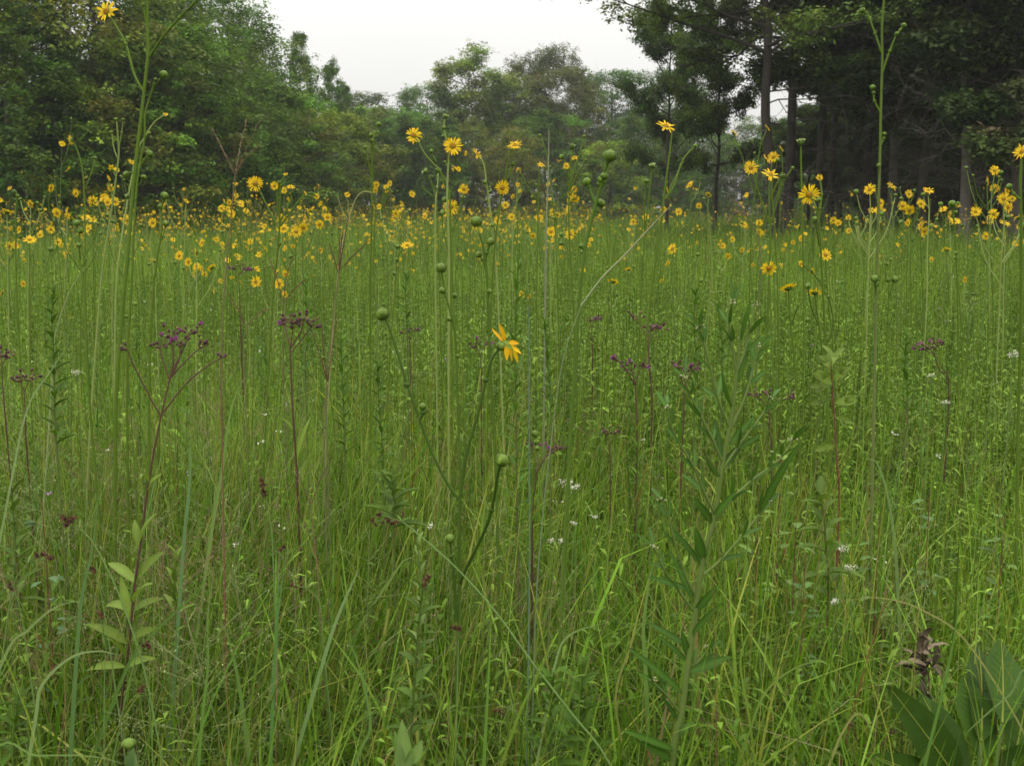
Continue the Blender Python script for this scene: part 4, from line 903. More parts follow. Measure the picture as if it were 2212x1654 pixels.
# ------------------------------------------------------------------ ironweed: dark red stems, purple buds and blooms
RED = (.075, .034, .027); RED2 = (.11, .060, .040)
def pts3(pts, D, off, k=0.0):
    Q = []; acc = 0; prev = None
    for (x, y) in pts:
        if prev: acc += math.hypot(x - prev[0], y - prev[1]) * PXM(D)
        Q.append(np.array(W(x, y, D + k * acc)) - off); prev = (x, y)
    return Q
def root_at(name, x, y, D, dx=0.0):
    w = W(x, y, D); o = empty(name, (w.x + dx, D, 0)); return o, np.array([w.x + dx, D, 0.0])
def footed(Q):
    d = Q[0] - Q[1]; h = Q[0][2]; v = np.array([d[0], d[1]]) / max(.05, -d[2] if d[2] < 0 else .05); m_ = np.linalg.norm(v)
    v = v * min(1, .45 / (m_ + 1e-9)); return [np.array([Q[0][0] + v[0] * h, Q[0][1] + v[1] * h, -.02]), np.array([Q[0][0] + v[0] * h * .45, Q[0][1] + v[1] * h * .45, h * .5])] + list(Q)
def ironweed(label, D, stem, sw, brs, r, leaves=(), dens=1.0, purple=.15, group='ironweeds with purple blooms', lcol=(0.143, 0.210, 0.034), bs=1.0):
    o, off = root_at('ironweed', stem[0][0], stem[0][1], D); px = PXM(D); bs *= (.68 if D > 3.4 else .9)
    P = [np.array([0, 0, -.02])] + pts3(stem, D, off); mb = MB()
    tube(mb, P, [sw * px * .5 * (1 - .5 * k / (len(P) - 1)) for k in range(len(P))], RED, sides=7, col2=RED2)
    for bi, pts in enumerate(brs):
        bd = MB(); bls = []; kf = (.55 if bi < 2 and len(brs) > 5 else 1.15)
        Q = pts3(pts, D, off, r.normal() * .3)
        if len(Q) > 1: tube(mb, Q, [sw * px * .26, sw * px * .2] if len(Q) == 2 else [sw * px * (.28 - .1 * k / len(Q)) for k in range(len(Q))], RED2, sides=5)
        e = Q[-1]; d = (Q[-1] - Q[-2]); d /= np.linalg.norm(d)
        for k in range(int(9 * dens * kf)):        # little umbrella of buds on short stalks
            v = d * r.uniform(.2, 1.1) + r.normal(size=3) * .55; v[2] = abs(v[2]) * .8; L = r.uniform(6, 34) * px * bs * (.75 + .25 * kf)
            q = e + v / np.linalg.norm(v) * L
            tube(mb, [e, (e + q) / 2 + np.array([0, 0, -.002]), q], [px * .7, px * .6, px * .5], RED2, sides=3, n=2)
            qf = frame(v); s = r.uniform(2.8, 4.2) * px * bs
            sphere(bd, q, s, (.085, .040, .042) if r.random() < .75 else (.16, .12, .06), 7, 6, 1.35, .06, q=qf)
            if r.random() < purple * .42:
                bl = MB(); bls.append(bl)
                for _ in range(26):
                    w = np.array(qf @ Vector((r.normal() * .55, r.normal() * .55, 1.0))); w /= np.linalg.norm(w)
                    leaf(bl, q + w * s * .8, w, (0.1, -1, .2), s * r.uniform(1.5, 2.4), s * .45, np.array((.29, .06, .28)) * r.uniform(.7, 1.3), droop=.1, seg=2)
        cl = bd.build('bud_cluster', M_dry, o)
        for bl in bls: bl.build('floret_tuft', M_purple, cl)
    mb.build('stem', M_stem, o)
    if leaves:
        lf = MB()
        for (a, b, w) in leaves:
            dd = r.normal() * .1; A = np.array(W(*a, D)) - off; B = np.array(W(*b, D + dd)) - off
            c = np.array(lcol) * r.uniform(.8, 1.2)
            leaf(lf, A, B - A, (0, -.5, 1), np.linalg.norm(B - A) * 1.08, w * px, c, droop=.22, fold=.3, seg=8, rib=c * 1.25)
        lf.build('foliage', M_leaf, o)
    return tag(o, label, 'wildflower', group)
ri = np.random.default_rng(5)
ironweed('tall ironweed at left with dark red stem and broad light green leaves below', 2.35,
  [(262, 1560), (278, 1400), (290, 1270), (303, 1180), (318, 1060), (335, 960), (352, 880), (366, 820)], 7,
  [[(348, 900), (320, 850), (290, 790), (275, 755)], [(352, 890), (400, 830), (440, 795), (478, 772)], [(366, 820), (385, 780), (392, 745)], [(366, 820), (375, 770), (368, 730)], [(368, 815), (400, 780), (430, 752)], [(366, 820), (352, 780), (345, 750)], [(368, 810), (392, 760), (410, 720)]], ri,
  [((286, 1320), (215, 1298), 26), ((286, 1320), (355, 1285), 22), ((282, 1340), (260, 1240), 20), ((290, 1300), (320, 1250), 22), ((296, 1260), (230, 1205), 24), ((298, 1250), (350, 1188), 26), ((275, 1390), (190, 1342), 26), ((278, 1385), (340, 1352), 26), ((272, 1440), (185, 1440), 24), ((275, 1440), (338, 1415), 24), ((300, 1180), (290, 1120), 18), ((303, 1170), (330, 1105), 18), ((270, 1420), (235, 1370), 22), ((268, 1470), (320, 1480), 24), ((270, 1500), (215, 1520), 24), ((318, 1060), (345, 1020), 16), ((322, 1040), (300, 1010), 14), ((266, 1520), (280, 1600), 30)], purple=.10)
ironweed('red stemmed ironweed with small purple tufts left of the centre', 3.3, [(645, 1120), (640, 1000), (632, 880), (628, 780), (626, 745)], 6,
  [[(628, 750), (618, 715), (615, 700)], [(628, 745), (632, 710)], [(628, 750), (650, 715), (655, 700)], [(630, 760), (665, 715), (672, 708)]], ri, [((640, 1000), (665, 900), 12), ((635, 930), (610, 900), 9), ((642, 1050), (660, 990), 12)], purple=.14)
ironweed('small budded ironweed with one purple tuft right of the low ball bud', 2.7, [(1150, 1140), (1155, 1060), (1160, 1020)], 5,
  [[(1160, 1020), (1160, 985), (1152, 965)], [(1160, 1020), (1175, 990), (1185, 975)], [(1160, 1020), (1180, 985), (1205, 970)]], ri, [((1148, 1130), (1180, 1070), 14)], purple=.12, bs=.8)
ironweed('purple ironweed right of the centre with two dense blooms at its left', 3.6, [(1372, 1120), (1376, 950), (1374, 860), (1372, 825)], 5,
  [[(1372, 830), (1350, 795), (1338, 780)], [(1372, 830), (1380, 805), (1388, 792)], [(1372, 830), (1365, 800)]], ri, [((1374, 960), (1340, 930), 10), ((1374, 930), (1405, 890), 10), ((1374, 1000), (1410, 960), 12)], purple=.4)
ironweed('purple ironweed behind the big leafy plant, second right of centre', 3.7, [(1470, 1060), (1476, 920), (1478, 840)], 5, [[(1478, 840), (1470, 810), (1465, 795)], [(1478, 840), (1490, 810), (1495, 800)], [(1478, 840), (1482, 805)]], ri, purple=.25)
ironweed('ironweed between lone tall stalk and leafy plant with dark airy bud clusters', 4.2, [(1408, 900), (1402, 780), (1400, 735)], 4, [[(1400, 738), (1385, 705), (1372, 690)], [(1400, 738), (1402, 715)], [(1400, 738), (1420, 710)]], ri, purple=.22)
ironweed('wide flat topped purple ironweed right of the leafy plant', 3.7, [(1668, 1050), (1664, 930), (1660, 880)], 5, [[(1660, 880), (1642, 860), (1632, 855)], [(1660, 880), (1662, 858)], [(1660, 880), (1680, 865), (1700, 860)]], ri, purple=.35)
ironweed('purple ironweed at the far right between the tall budded stalks', 4.2, [(2050, 860), (2030, 800), (2018, 765)], 4, [[(2018, 765), (2008, 752)], [(2018, 765), (2024, 748)], [(2018, 765), (1998, 755)]], ri, purple=.5)
ironweed('purple bloom far off left beneath the bluestem fork', 6.0, [(520, 720), (518, 640), (516, 590)], 3, [[(516, 592), (508, 582)], [(516, 592), (526, 582)], [(516, 592), (535, 584)]], ri, purple=.75, dens=1.1, bs=.7)
ironweed('small purple flecked ironweed behind the budded centre stalks', 4.6, [(888, 860), (886, 780), (885, 735)], 3, [[(885, 735), (878, 720)], [(885, 735), (892, 716)]], ri, purple=.3, bs=.7)
ironweed('small ironweed beside the ragged orange flower', 4.2, [(1040, 880), (1040, 800), (1038, 765)], 3, [[(1038, 765), (1028, 750)], [(1038, 765), (1048, 745)]], ri, purple=.25, bs=.8)
ironweed('tiny pink purple flower right of the folded bud stalk', 5.4, [(1280, 800), (1279, 740), (1278, 705)], 3, [[(1278, 705), (1275, 694)], [(1278, 705), (1284, 692)]], ri, purple=.8, bs=.7)
ironweed('budding ironweed at the bottom right with a few grey purple beads', 2.2, [(1865, 1700), (1862, 1640), (1860, 1600)], 5, [[(1862, 1620), (1842, 1575), (1838, 1560)], [(1862, 1620), (1880, 1590), (1885, 1570)], [(1862, 1640), (1910, 1600), (1925, 1580)]], ri, purple=0, bs=.6)
ironweed('brown budded ironweed at the far left edge', 3.2, [(20, 1000), (8, 860), (4, 790)], 4, [[(4, 790), (2, 770)], [(4, 790), (12, 775)]], ri, purple=.0, bs=.9)
ironweed('dusky budded ironweed near the left edge under the leafy stem', 3.4, [(60, 1000), (55, 900), (52, 845)], 4, [[(52, 845), (45, 825)], [(52, 845), (62, 822)]], ri, purple=.0, bs=.9)
ironweed('dark budded ironweed low to the right of the folded bud stalk', 3.3, [(1318, 1130), (1318, 1020), (1317, 960)], 4, [[(1317, 960), (1310, 940)], [(1317, 960), (1328, 936)]], ri, purple=.05, bs=.8)

# ------------------------------------------------------------------ leafy upright herbs with opposite lance leaves
def leafy(label, D, stem, sw, spec, col=(0.068, 0.135, 0.015), stc=(.11, .15, .04), group='leafy upright stems of the near meadow', L=(46, 22), w=.24, el=.45, name='leafy_herb', tip=None, seed=0, droop=.25):
    o, off = root_at(name, stem[0][0], stem[0][1], D); px = PXM(D); r = np.random.default_rng(900 + seed)
    P = [np.array([0, 0, -.02])] + pts3(stem, D, off); mb = MB(); Rr = [sw * px * .5 * (1 - .6 * k / (len(P) - 1)) for k in range(len(P))]
    tube(mb, P, Rr, stc, sides=7, col2=col); mb.build('stem', M_stem, o)
    S_, _ = smooth_path(P, 6, Rr); z = S_[:, 2]; lf = MB(); n0 = spec
    zs = pts3([stem[0]], D, off)[0][2]; zt = P[-1][2]
    for i in range(n0):
        u = (i + .3 * r.random()) / n0; zz = zs + (zt - zs) * u
        c = np.array([np.interp(zz, z, S_[:, 0]), np.interp(zz, z, S_[:, 1]), zz])
        th = i * 2.4 + r.normal() * .3; ll = (L[0] * (1 - u) + L[1] * u) * 1.2 * px * r.uniform(.75, 1.2)
        e = el + .5 * u + r.normal() * .15; d = (math.cos(th) * math.cos(e), math.sin(th) * math.cos(e), math.sin(e))
        cc = np.array(col) * r.uniform(.75, 1.25)
        leaf(lf, c, d, (0, 0, 1), ll, ll * w, cc, droop=droop * r.uniform(.5, 1.5), fold=.28, seg=7, rib=cc * 1.3)
    if tip:
        for i in range(tip):
            v = r.normal(size=3); v[2] = abs(v[2]); q = P[-1] + v / np.linalg.norm(v) * 8 * px; sphere(lf, q, 1.8 * px, (.40, .42, .25), 6, 4)
    lf.build('foliage', M_leaf, o)
    return tag(o, label, 'plant', group)
leafy('tall leafy stem in the middle right behind the orange flower, leaves in even pairs', 2.9, [(1118, 1200), (1116, 1050), (1115, 900), (1113, 760), (1116, 640), (1120, 560)], 6, 46, L=(52, 30), w=.20, seed=1, stc=(.14, .11, .05))
leafy('dark leafy stem at the far left with leaves stacked like a ladder', 3.1, [(122, 960), (118, 860), (116, 760), (112, 680), (118, 620)], 5, 34, L=(44, 26), w=.26, seed=2, col=(0.061, 0.120, 0.013))
leafy('leafy stem just left of the centre below the ball bud', 3.4, [(828, 1060), (826, 960), (818, 860), (815, 780)], 5, 34, L=(40, 24), w=.24, seed=3, col=(0.061, 0.120, 0.013))
leafy('leafy stem left of the nearest branching stalk in the thin grass', 3.6, [(745, 980), (742, 880), (738, 790), (736, 720)], 5, 34, L=(38, 24), w=.2, seed=4)
leafy('grey green leafy stem at the bottom left of centre with curling broad leaves', 2.0, [(885, 1640), (890, 1540), (898, 1430), (905, 1340), (912, 1260)], 10, 26, L=(70, 44), w=.30, el=.35, seed=5, col=(0.072, 0.125, 0.019), droop=.3)
leafy('pale tipped leafy stem over the grey green one', 2.3, [(905, 1400), (910, 1300), (905, 1210), (900, 1150)], 6, 18, L=(40, 26), w=.28, el=.6, seed=6, col=(0.121, 0.180, 0.045), tip=6)
leafy('left one of the two bushy leafy shoots at the bottom centre', 2.0, [(1192, 1660), (1190, 1580), (1190, 1510), (1196, 1450)], 8, 22, L=(76, 48), w=.34, el=.3, seed=7, col=(0.066, 0.130, 0.015))
leafy('right one of the two bushy leafy shoots at the bottom centre', 2.1, [(1250, 1640), (1252, 1560), (1256, 1500), (1258, 1430)], 8, 22, L=(74, 44), w=.34, el=.35, seed=8, col=(0.066, 0.130, 0.015))
leafy('leafy stem at the left edge half way down with long dark leaves', 2.5, [(36, 1300), (34, 1210), (30, 1130), (26, 1060)], 7, 22, L=(70, 40), w=.24, el=.3, seed=9, col=(0.072, 0.125, 0.019))
leafy('red stemmed leafy plant right of the purple ironweed', 3.4, [(1374, 1180), (1376, 1060), (1378, 960)], 5, 20, L=(44, 28), w=.18, seed=10, stc=(.11, .05, .035))
leafy('leafy stem in the mid right grass before the low group of flowers', 4.2, [(1560, 800), (1556, 720), (1552, 660)], 4, 26, L=(34, 22), w=.2, seed=11)
leafy('leafy stem rising beside the red forked grass', 3.8, [(660, 820), (665, 740), (662, 660), (660, 600)], 4, 28, L=(38, 22), w=.2, seed=12)
leafy('leafy stem between ball bud and budded stalk in the background grass', 4.4, [(880, 720), (876, 640), (878, 590)], 4, 22, L=(30, 20), w=.2, seed=13)
leafy('leafy stem with upswept leaves left of the folded bud stalk', 3.2, [(1190, 900), (1186, 820), (1180, 740), (1176, 690)], 4, 26, L=(36, 22), w=.2, el=.8, seed=14)
leafy('tall leafy herb behind the lone tall stalk in the right middle grass', 4.0, [(1500, 900), (1503, 780), (1500, 680), (1505, 620)], 5, 36, L=(38, 24), w=.2, seed=15)
leafy('leafy herb right of the tallest right hand stalk', 4.2, [(1960, 900), (1955, 800), (1958, 720)], 5, 28, L=(38, 24), w=.22, seed=16)
leafy('broad leaved herb at the lower right between the white blossoms', 2.7, [(1790, 1300), (1786, 1210), (1780, 1120), (1770, 1060)], 7, 20, L=(70, 44), w=.36, el=.2, seed=17, col=(0.088, 0.145, 0.024), stc=(.12, .05, .035))
leafy('low broad leaved herb left of the nearest stalk', 2.9, [(850, 1140), (850, 1080), (846, 1030)], 6, 16, L=(70, 48), w=.30, el=.3, seed=18, col=(0.072, 0.125, 0.018))
leafy('low dark leafy clump at the lower left corner', 2.1, [(30, 1640), (34, 1560), (40, 1500)], 8, 18, L=(80, 50), w=.22, el=.3, seed=19, col=(0.061, 0.120, 0.013))
leafy('pale green leafy shoot beside the forked ironweed foot', 2.5, [(380, 1330), (378, 1260), (382, 1200)], 6, 18, L=(50, 34), w=.24, el=.7, seed=20, col=(0.132, 0.200, 0.034))
# random further ones
for i in range(46):
    D = 3.2 + 3.6 * U(0, 1); x = U(-40, 2250); h = U(.65, 1.12); k = F22 / D
    yb = HOR / S22 + (EYE - .12) * k; yt = HOR / S22 + (EYE - h) * k; dx = U(-14, 14)
    leafy('one of the many slim leafy herbs scattered through the nearer meadow', D, [(x, yb), (x + dx * .4, (yb + yt) / 2), (x + dx, yt)], 16 / D, int(U(24, 40)), L=(130 / D, 80 / D), w=U(.16, .26), seed=30 + i, el=U(.3, .8), group='slim leafy herbs scattered through the nearer meadow', col=((.07, .15, .022), (.09, .18, .028), (.06, .13, .02))[i % 3])

# ------------------------------------------------------------------ the big branching plant at right front
def big_herb():
    D = 2.0; px = PXM(D); stem = [(1452, 1650), (1472, 1540), (1488, 1420), (1505, 1300), (1520, 1200), (1545, 1110), (1560, 1010), (1580, 900), (1593, 790), (1600, 720), (1612, 680)]
    o, off = root_at('branching_herb', 1446, 1650, D, -.03); r = np.random.default_rng(55)
    P = [np.array([0, 0, -.02])] + pts3(stem, D, off); mb = MB()
    col = (.12, .175, .04); tube(mb, P, [px * v for v in (8.5, 8.5, 8, 7.4, 6.8, 6.2, 5.3, 4.6, 3.8, 3.1, 2.5, 1.8)], col, sides=8)
    lf = MB(); lc = np.array((.040, .088, .012))
    def L_(a, b, w, d0=0.0, d1=None, c=None, dr=.12):
        d1 = d0 + r.normal() * .05 if d1 is None else d1
        A = np.array(W(*a, D + d0)) - off; B = np.array(W(*b, D + d1)) - off; cc = (lc if c is None else np.array(c)) * r.uniform(.8, 1.25)
        leaf(lf, A, B - A, (r.normal() * .3, -.8, .7), np.linalg.norm(B - A) * 1.06, w * px, cc, droop=dr, fold=.22, seg=9, rib=cc * 1.7)
    brs = [([(1505, 1290), (1480, 1240), (1460, 1180), (1445, 1120), (1430, 1080)], -.1), ([(1520, 1240), (1555, 1210), (1600, 1160), (1640, 1110), (1660, 1085)], .1),
           ([(1540, 1130), (1580, 1080), (1620, 1040), (1660, 1010), (1690, 985), (1712, 950)], .12), ([(1545, 1110), (1520, 1060), (1500, 1010), (1470, 960), (1450, 920), (1440, 880)], -.12),
           ([(1562, 1010), (1590, 970), (1620, 930), (1650, 890), (1665, 860)], .15), ([(1562, 1000), (1540, 950), (1515, 900), (1490, 850), (1478, 815)], -.1),
           ([(1575, 930), (1600, 880), (1618, 830), (1630, 780), (1640, 750)], .1), ([(1575, 920), (1550, 860), (1535, 800), (1520, 740), (1512, 710)], -.1),
           ([(1592, 800), (1608, 760), (1618, 720), (1630, 660)], .08), ([(1590, 800), (1580, 740), (1575, 700), (1582, 655)], -.05),
           ([(1500, 1320), (1470, 1280), (1435, 1230), (1412, 1180)], -.2), ([(1470, 1540), (1440, 1500), (1410, 1470)], -.2), ([(1478, 1480), (1500, 1440), (1530, 1400)], .2)]
    for pts, k in brs:
        Q = pts3(pts, D, off, k * 2); tube(mb, Q, [px * (3.6 - 1.9 * j / (len(Q) - 1)) for j in range(len(Q))], col, sides=6)
        n = len(pts)
        for j in range(1, n):
            for s in (-1, 1):
                if r.random() < .9:
                    x, y = pts[j]; x0, y0 = pts[j - 1]; dx, dy = x - x0, y - y0; m = math.hypot(dx, dy); dx /= m; dy /= m
                    an = s * r.uniform(.15, .6); ex = dx * math.cos(an) - dy * math.sin(an); ey = dx * math.sin(an) + dy * math.cos(an); ll = r.uniform(40, 72) * (1 - .35 * j / n)
                    dd = Q[j][1] + off[1] - D
                    L_((x, y), (x + ex * ll, y + ey * ll), r.uniform(7, 11.5), dd, None)
        e = Q[-1]; bd = MB()
        for _ in range(6):
            v = r.normal(size=3); v[2] = abs(v[2]) * 1.5; q = e + v / np.linalg.norm(v) * r.uniform(3, 12) * px
            tube(mb, [e, q], [px * .6, px * .5], col, sides=3, sm=False); sphere(bd, q, r.uniform(1.6, 2.4) * px, (.46, .45, .27), 7, 5)
        bd.build('bud_cluster', M_white, o)
    for a, b, w in [((1505, 1278), (1400, 1245), 19), ((1492, 1400), (1397, 1342), 20), ((1478, 1500), (1352, 1395), 24), ((1500, 1320), (1550, 1262), 24), ((1492, 1375), (1562, 1300), 20), ((1487, 1450), (1575, 1418), 32), ((1487, 1420), (1472, 1362), 22),
                    ((1520, 1210), (1503, 1140), 30), ((1458, 1620), (1340, 1575), 24), ((1452, 1640), (1380, 1600), 30), ((1462, 1590), (1500, 1560), 26), ((1470, 1560), (1430, 1500), 14), ((1500, 1300), (1448, 1190), 20), ((1538, 1130), (1500, 1075), 24), ((1562, 1010), (1600, 960), 24), ((1558, 1030), (1525, 980), 22),
                    ((1540, 1120), (1590, 1060), 22), ((1575, 960), (1622, 905), 20), ((1590, 830), (1622, 735), 20), ((1582, 880), (1560, 800), 16), ((1600, 740), (1625, 640), 12), ((1560, 1000), (1545, 905), 16), ((1640, 1110), (1728, 955), 24), ((1520, 1230), (1440, 1130), 20), ((1488, 1430), (1420, 1370), 16)]:
        L_(a, b, w * .74)
    mb.build('stem', M_stem, o); lf.build('foliage', M_leaf, o)
    tag(o, 'big branching grey green herb with small cream buds at the right of the foreground', 'plant')
big_herb()

# ------------------------------------------------------------------ bluestem: reddish stems with forked spikes
def bluestem(label, D, stem, sw, spikes, group='big bluestem grass with forked reddish spikes', sc=(.13, .15, .06), kc=(.15, .080, .050), topc=(.17, .13, .06)):
    o, off = root_at('bluestem', stem[0][0], stem[0][1], D); px = PXM(D); r = np.random.default_rng(int(stem[0][0])); mb = MB()
    P = [np.array([0, 0, -.02])] + pts3(stem, D, off); tube(mb, P, [sw * px * .5 * (1 - .45 * k / (len(P) - 1)) for k in range(len(P))], sc, sides=6, col2=topc)
    mb.build('stem', M_stem, o); sp = MB()
    for a, b, c, w in spikes:
        k = r.normal() * .25; Q = pts3([a, b, c], D, off, k); tube(sp, Q, [px * w * .18, px * w * .24, px * w * .12], kc, sides=5)
        S_, _ = smooth_path(Q, 12, None)
        for p in S_[1:]:
            for s in range(2):
                v = (Q[2] - Q[0]); v = v / np.linalg.norm(v) + r.normal(size=3) * .25
                leaf(sp, p, v, (0, -1, .2), 6 * px, 1.5 * px, np.array(kc) * r.uniform(.7, 1.6), droop=0, seg=2)
    if spikes: sp.build('seed_spikes', M_dry, o)
    return tag(o, label, 'grass', group)
bluestem('tall bluestem at left whose four spikes spread like a fan against the trees', 3.0, [(484, 1240), (480, 1000), (478, 800), (484, 640), (498, 480), (508, 378)], 5,
  [((508, 378), (485, 330), (460, 280), 2.6), ((508, 378), (518, 320), (533, 258), 2.4), ((508, 378), (530, 325), (560, 263), 2.2), ((510, 372), (530, 340), (562, 312), 2.6), ((508, 378), (507, 340), (506, 305), 2.0)], kc=(.19, .125, .075))
bluestem('bluestem left of the centre with dark red spikes reaching up to the yellow band', 3.3, [(705, 900), (712, 760), (725, 640), (732, 590)], 4,
  [((732, 590), (722, 560), (713, 530), 4), ((732, 588), (733, 540), (736, 465), 3), ((732, 588), (742, 530), (752, 470), 3.6), ((736, 582), (765, 550), (800, 518), 3), ((733, 588), (736, 540), (740, 505), 3)], kc=(.10, .048, .034))
bluestem('bluestem with three thin rusty spikes beside the drooping flower', 3.9, [(612, 820), (614, 720), (613, 660)], 3.5, [((613, 655), (598, 600), (582, 560), 2.6), ((613, 655), (618, 600), (632, 560), 2.4), ((613, 655), (635, 625), (660, 605), 2.4)])
bluestem('low bluestem left of the nearest stalk with two crossing dark spikes', 2.9, [(700, 980), (702, 880), (708, 830)], 4, [((708, 825), (695, 780), (675, 718), 3.6), ((708, 825), (715, 770), (728, 690), 3.2), ((708, 825), (700, 770), (695, 705), 3)], kc=(.12, .045, .035))
bluestem('bluestem in the mid left grass with two slanting spikes', 4.0, [(528, 800), (530, 720), (531, 705)], 3, [((531, 705), (515, 670), (495, 635), 2.4), ((531, 705), (550, 685), (575, 668), 2.2)])
bluestem('withered bluestem spike in the grass of the lower left', 2.6, [(690, 1300), (680, 1180), (672, 1090)], 4, [((672, 1090), (690, 1040), (715, 990), 2.6), ((672, 1090), (655, 1050), (640, 1010), 2.4)], sc=(.22, .14, .08), kc=(.14, .08, .05))
bluestem('faint drooping bluestem spikes before the lattice tree', 5.4, [(1640, 640), (1640, 520), (1612, 462)], 2.5, [((1612, 462), (1590, 455), (1572, 480), 2.2), ((1612, 462), (1598, 440), (1580, 432), 2.2)], kc=(.20, .13, .08))
# long single blades and culms
def culm(name, label, D, pts, w, col, col2=None, down=True, cat='grass', k=0.0, group=None, flat=False):
    o, off = root_at(name, pts[0][0], pts[0][1], D); px = PXM(D); Q = pts3(pts, D, off, k)
    if down: Q = footed(Q)
    mb = MB(); n = len(Q)
    tube(mb, Q, [w * px * .5 * (1 - .65 * (j / (n - 1)) ** 2) for j in range(n)], col, sides=5, col2=col2); mb.build('stem', M_stem, o)
    return o, off, Q
BL = (.11, .17, .10)
g = 'long single grass stems of the foreground'
for nm, lab, D, pts, w, c, c2 in [
 ('grass_stem', 'upright blue green stem standing right of the nearest branching stalk', 2.1, [(1138, 1650), (1142, 1400), (1144, 1150), (1143, 900), (1142, 660)], 4.6, BL, (.14, .21, .13)),
 ('grass_stem', 'thin pale stem leaning slightly right of the upright blue green one', 2.15, [(1152, 1500), (1158, 1300), (1172, 1120), (1190, 960), (1215, 780), (1255, 660)], 4, BL, (.22, .26, .13)),
 ('grass_stem', 'long straw coloured blade slanting up to the lone tall stalk', 2.6, [(1255, 660), (1300, 600), (1350, 550), (1400, 495), (1450, 443)], 4, (.24, .28, .14), (.30, .25, .14)),
 ('grass_stem', 'upright greyish blade before the far trees right of the centre', 4.2, [(1178, 640), (1180, 480), (1184, 380), (1186, 280)], 5, (.17, .20, .11), (.24, .25, .15)),
 ('grass_stem', 'red brown dead stem at the left behind the forked ironweed', 2.6, [(484, 1200), (482, 1080), (478, 900), (476, 780)], 4, (.22, .10, .06), (.20, .09, .06)),
 ('grass_stem', 'tan dead stem low at the left of the centre', 2.3, [(598, 1420), (600, 1300), (604, 1190)], 4, (.30, .20, .12), (.26, .16, .1)),
 ('grass_stem', 'bright green stem leaning left in the left grass', 2.6, [(330, 1060), (350, 980), (380, 820), (420, 700)], 4, (.13, .24, .05), (.16, .26, .07)),
 ('grass_stem', 'pale stem kinked to the right in the upper left grass', 3.6, [(115, 780), (120, 720), (150, 630), (185, 575)], 5, (.24, .30, .11), (.24, .30, .11)),
]:
    o, off, Q = culm(nm, lab, D, pts, w, c, c2, down=(pts[0][1] > 700 or D > 4)); tag(o, lab, 'grass', g)
# the slanting straw blade rises out of the thin pale stem: carry it down to the soil
# rushes: arching culms with brown clustered heads
def rush(label, D, pts, w, heads, seed):
    o, off, Q = culm('rush', label, D, pts, w, (.14, .23, .06), (.15, .24, .07)); px = PXM(D); r = np.random.default_rng(seed); mb = MB(); st = MB()
    for (x, y, s) in heads:
        c = np.array(W(x, y, D)) - off
        tube(st, [Q[-1], c], [px * 1.2, px * 1.0], (.15, .22, .06), sides=4, sm=False)
        for _ in range(int(5 + s * 1.2)):
            v = r.normal(size=3); v /= np.linalg.norm(v)
            leaf(mb, c + v * s * px * .25, v, (0, -1, .1), s * px * r.uniform(.5, .9), s * px * .5, np.array((.095, .046, .024)) * r.uniform(.4, 1.9), droop=0, fold=.3, seg=3)
            sphere(mb, c + v * s * px * .4, s * px * .28, np.array((.085, .042, .024)) * r.uniform(.5, 1.6), 5, 4)
    for k in range(3):
        v = r.normal(size=3); v[2] = abs(v[2]); leaf(st, Q[-1], v, (0, 0, 1), 36 * px, 3 * px, (.15, .24, .06), droop=.1, seg=4)
    mb.build('seed_cluster', M_dry, o); st.build('bract', M_leaf, o)
    return tag(o, label, 'rush', 'arching rushes with brown seed clusters')
rush('rush with the largest brown seed cluster, its green stem slanting down across the centre', 1.95, [(1320, 1654), (1235, 1540), (1150, 1430), (1070, 1320), (985, 1225), (900, 1150), (868, 1125)], 6, [(872, 1110, 6), (848, 1128, 8), (838, 1122, 8), (826, 1126, 7), (820, 1110, 9), (805, 1124, 8), (812, 1133, 6), (855, 1125, 7)], 1)
rush('rush at the left whose brown cluster tops a pale stem slanting down right', 2.0, [(335, 1560), (310, 1440), (275, 1330), (238, 1240), (200, 1170), (172, 1140)], 5, [(150, 1125, 11), (138, 1118, 10), (143, 1132, 9), (158, 1118, 9)], 2)
rush('rush with a dark upright spindle shaped cluster left of the centre', 2.5, [(592, 1260), (588, 1160), (580, 1100), (574, 1075)], 4, [(570, 1060, 9), (568, 1048, 9), (565, 1036, 8), (571, 1068, 7)], 3)
rush('rush with two stacked brown clusters above the grey green leafy stem', 2.0, [(910, 1500), (918, 1360), (922, 1290)], 4, [(918, 1250, 10), (925, 1245, 8), (916, 1262, 8)], 4)
rush('rush with a flat brown cluster pointing left at the lower centre', 2.0, [(985, 1600), (988, 1480), (990, 1380)], 5, [(985, 1355, 8), (975, 1352, 7), (994, 1356, 8)], 5)
rush('rush with a small brown cluster low at the bottom centre', 2.0, [(1160, 1640), (1130, 1560), (1100, 1525)], 4, [(1080, 1530, 8), (1070, 1533, 7), (1085, 1540, 7)], 6)
rush('rush with a brown cluster right of the ironweed foot', 1.95, [(260, 1560), (285, 1450), (300, 1400)], 4, [(318, 1388, 9), (310, 1392, 8), (322, 1396, 7)], 7)
rush('rush with a small dark cluster above the ironweed leaves', 2.1, [(240, 1420), (225, 1320), (210, 1240)], 4, [(197, 1226, 9), (203, 1232, 8)], 8)
rush('rush with a long flat brown cluster near the left edge', 2.1, [(10, 1380), (30, 1260), (60, 1215)], 4, [(80, 1198, 8), (95, 1197, 9), (108, 1204, 9)], 9)
rush('rush with a rusty cluster at the extreme left edge', 2.1, [(60, 1420), (45, 1320), (30, 1270)], 4, [(20, 1262, 8), (28, 1270, 7)], 10)
rush('rush with a small reddish cluster left of the largest one', 2.2, [(600, 1340), (615, 1220), (622, 1200)], 3, [(612, 1180, 7), (606, 1186, 6)], 11)
rush('rush with a thin rusty cluster under the dark spindle one', 2.2, [(700, 1400), (690, 1300), (660, 1268)], 3, [(630, 1262, 7), (640, 1266, 6)], 12)
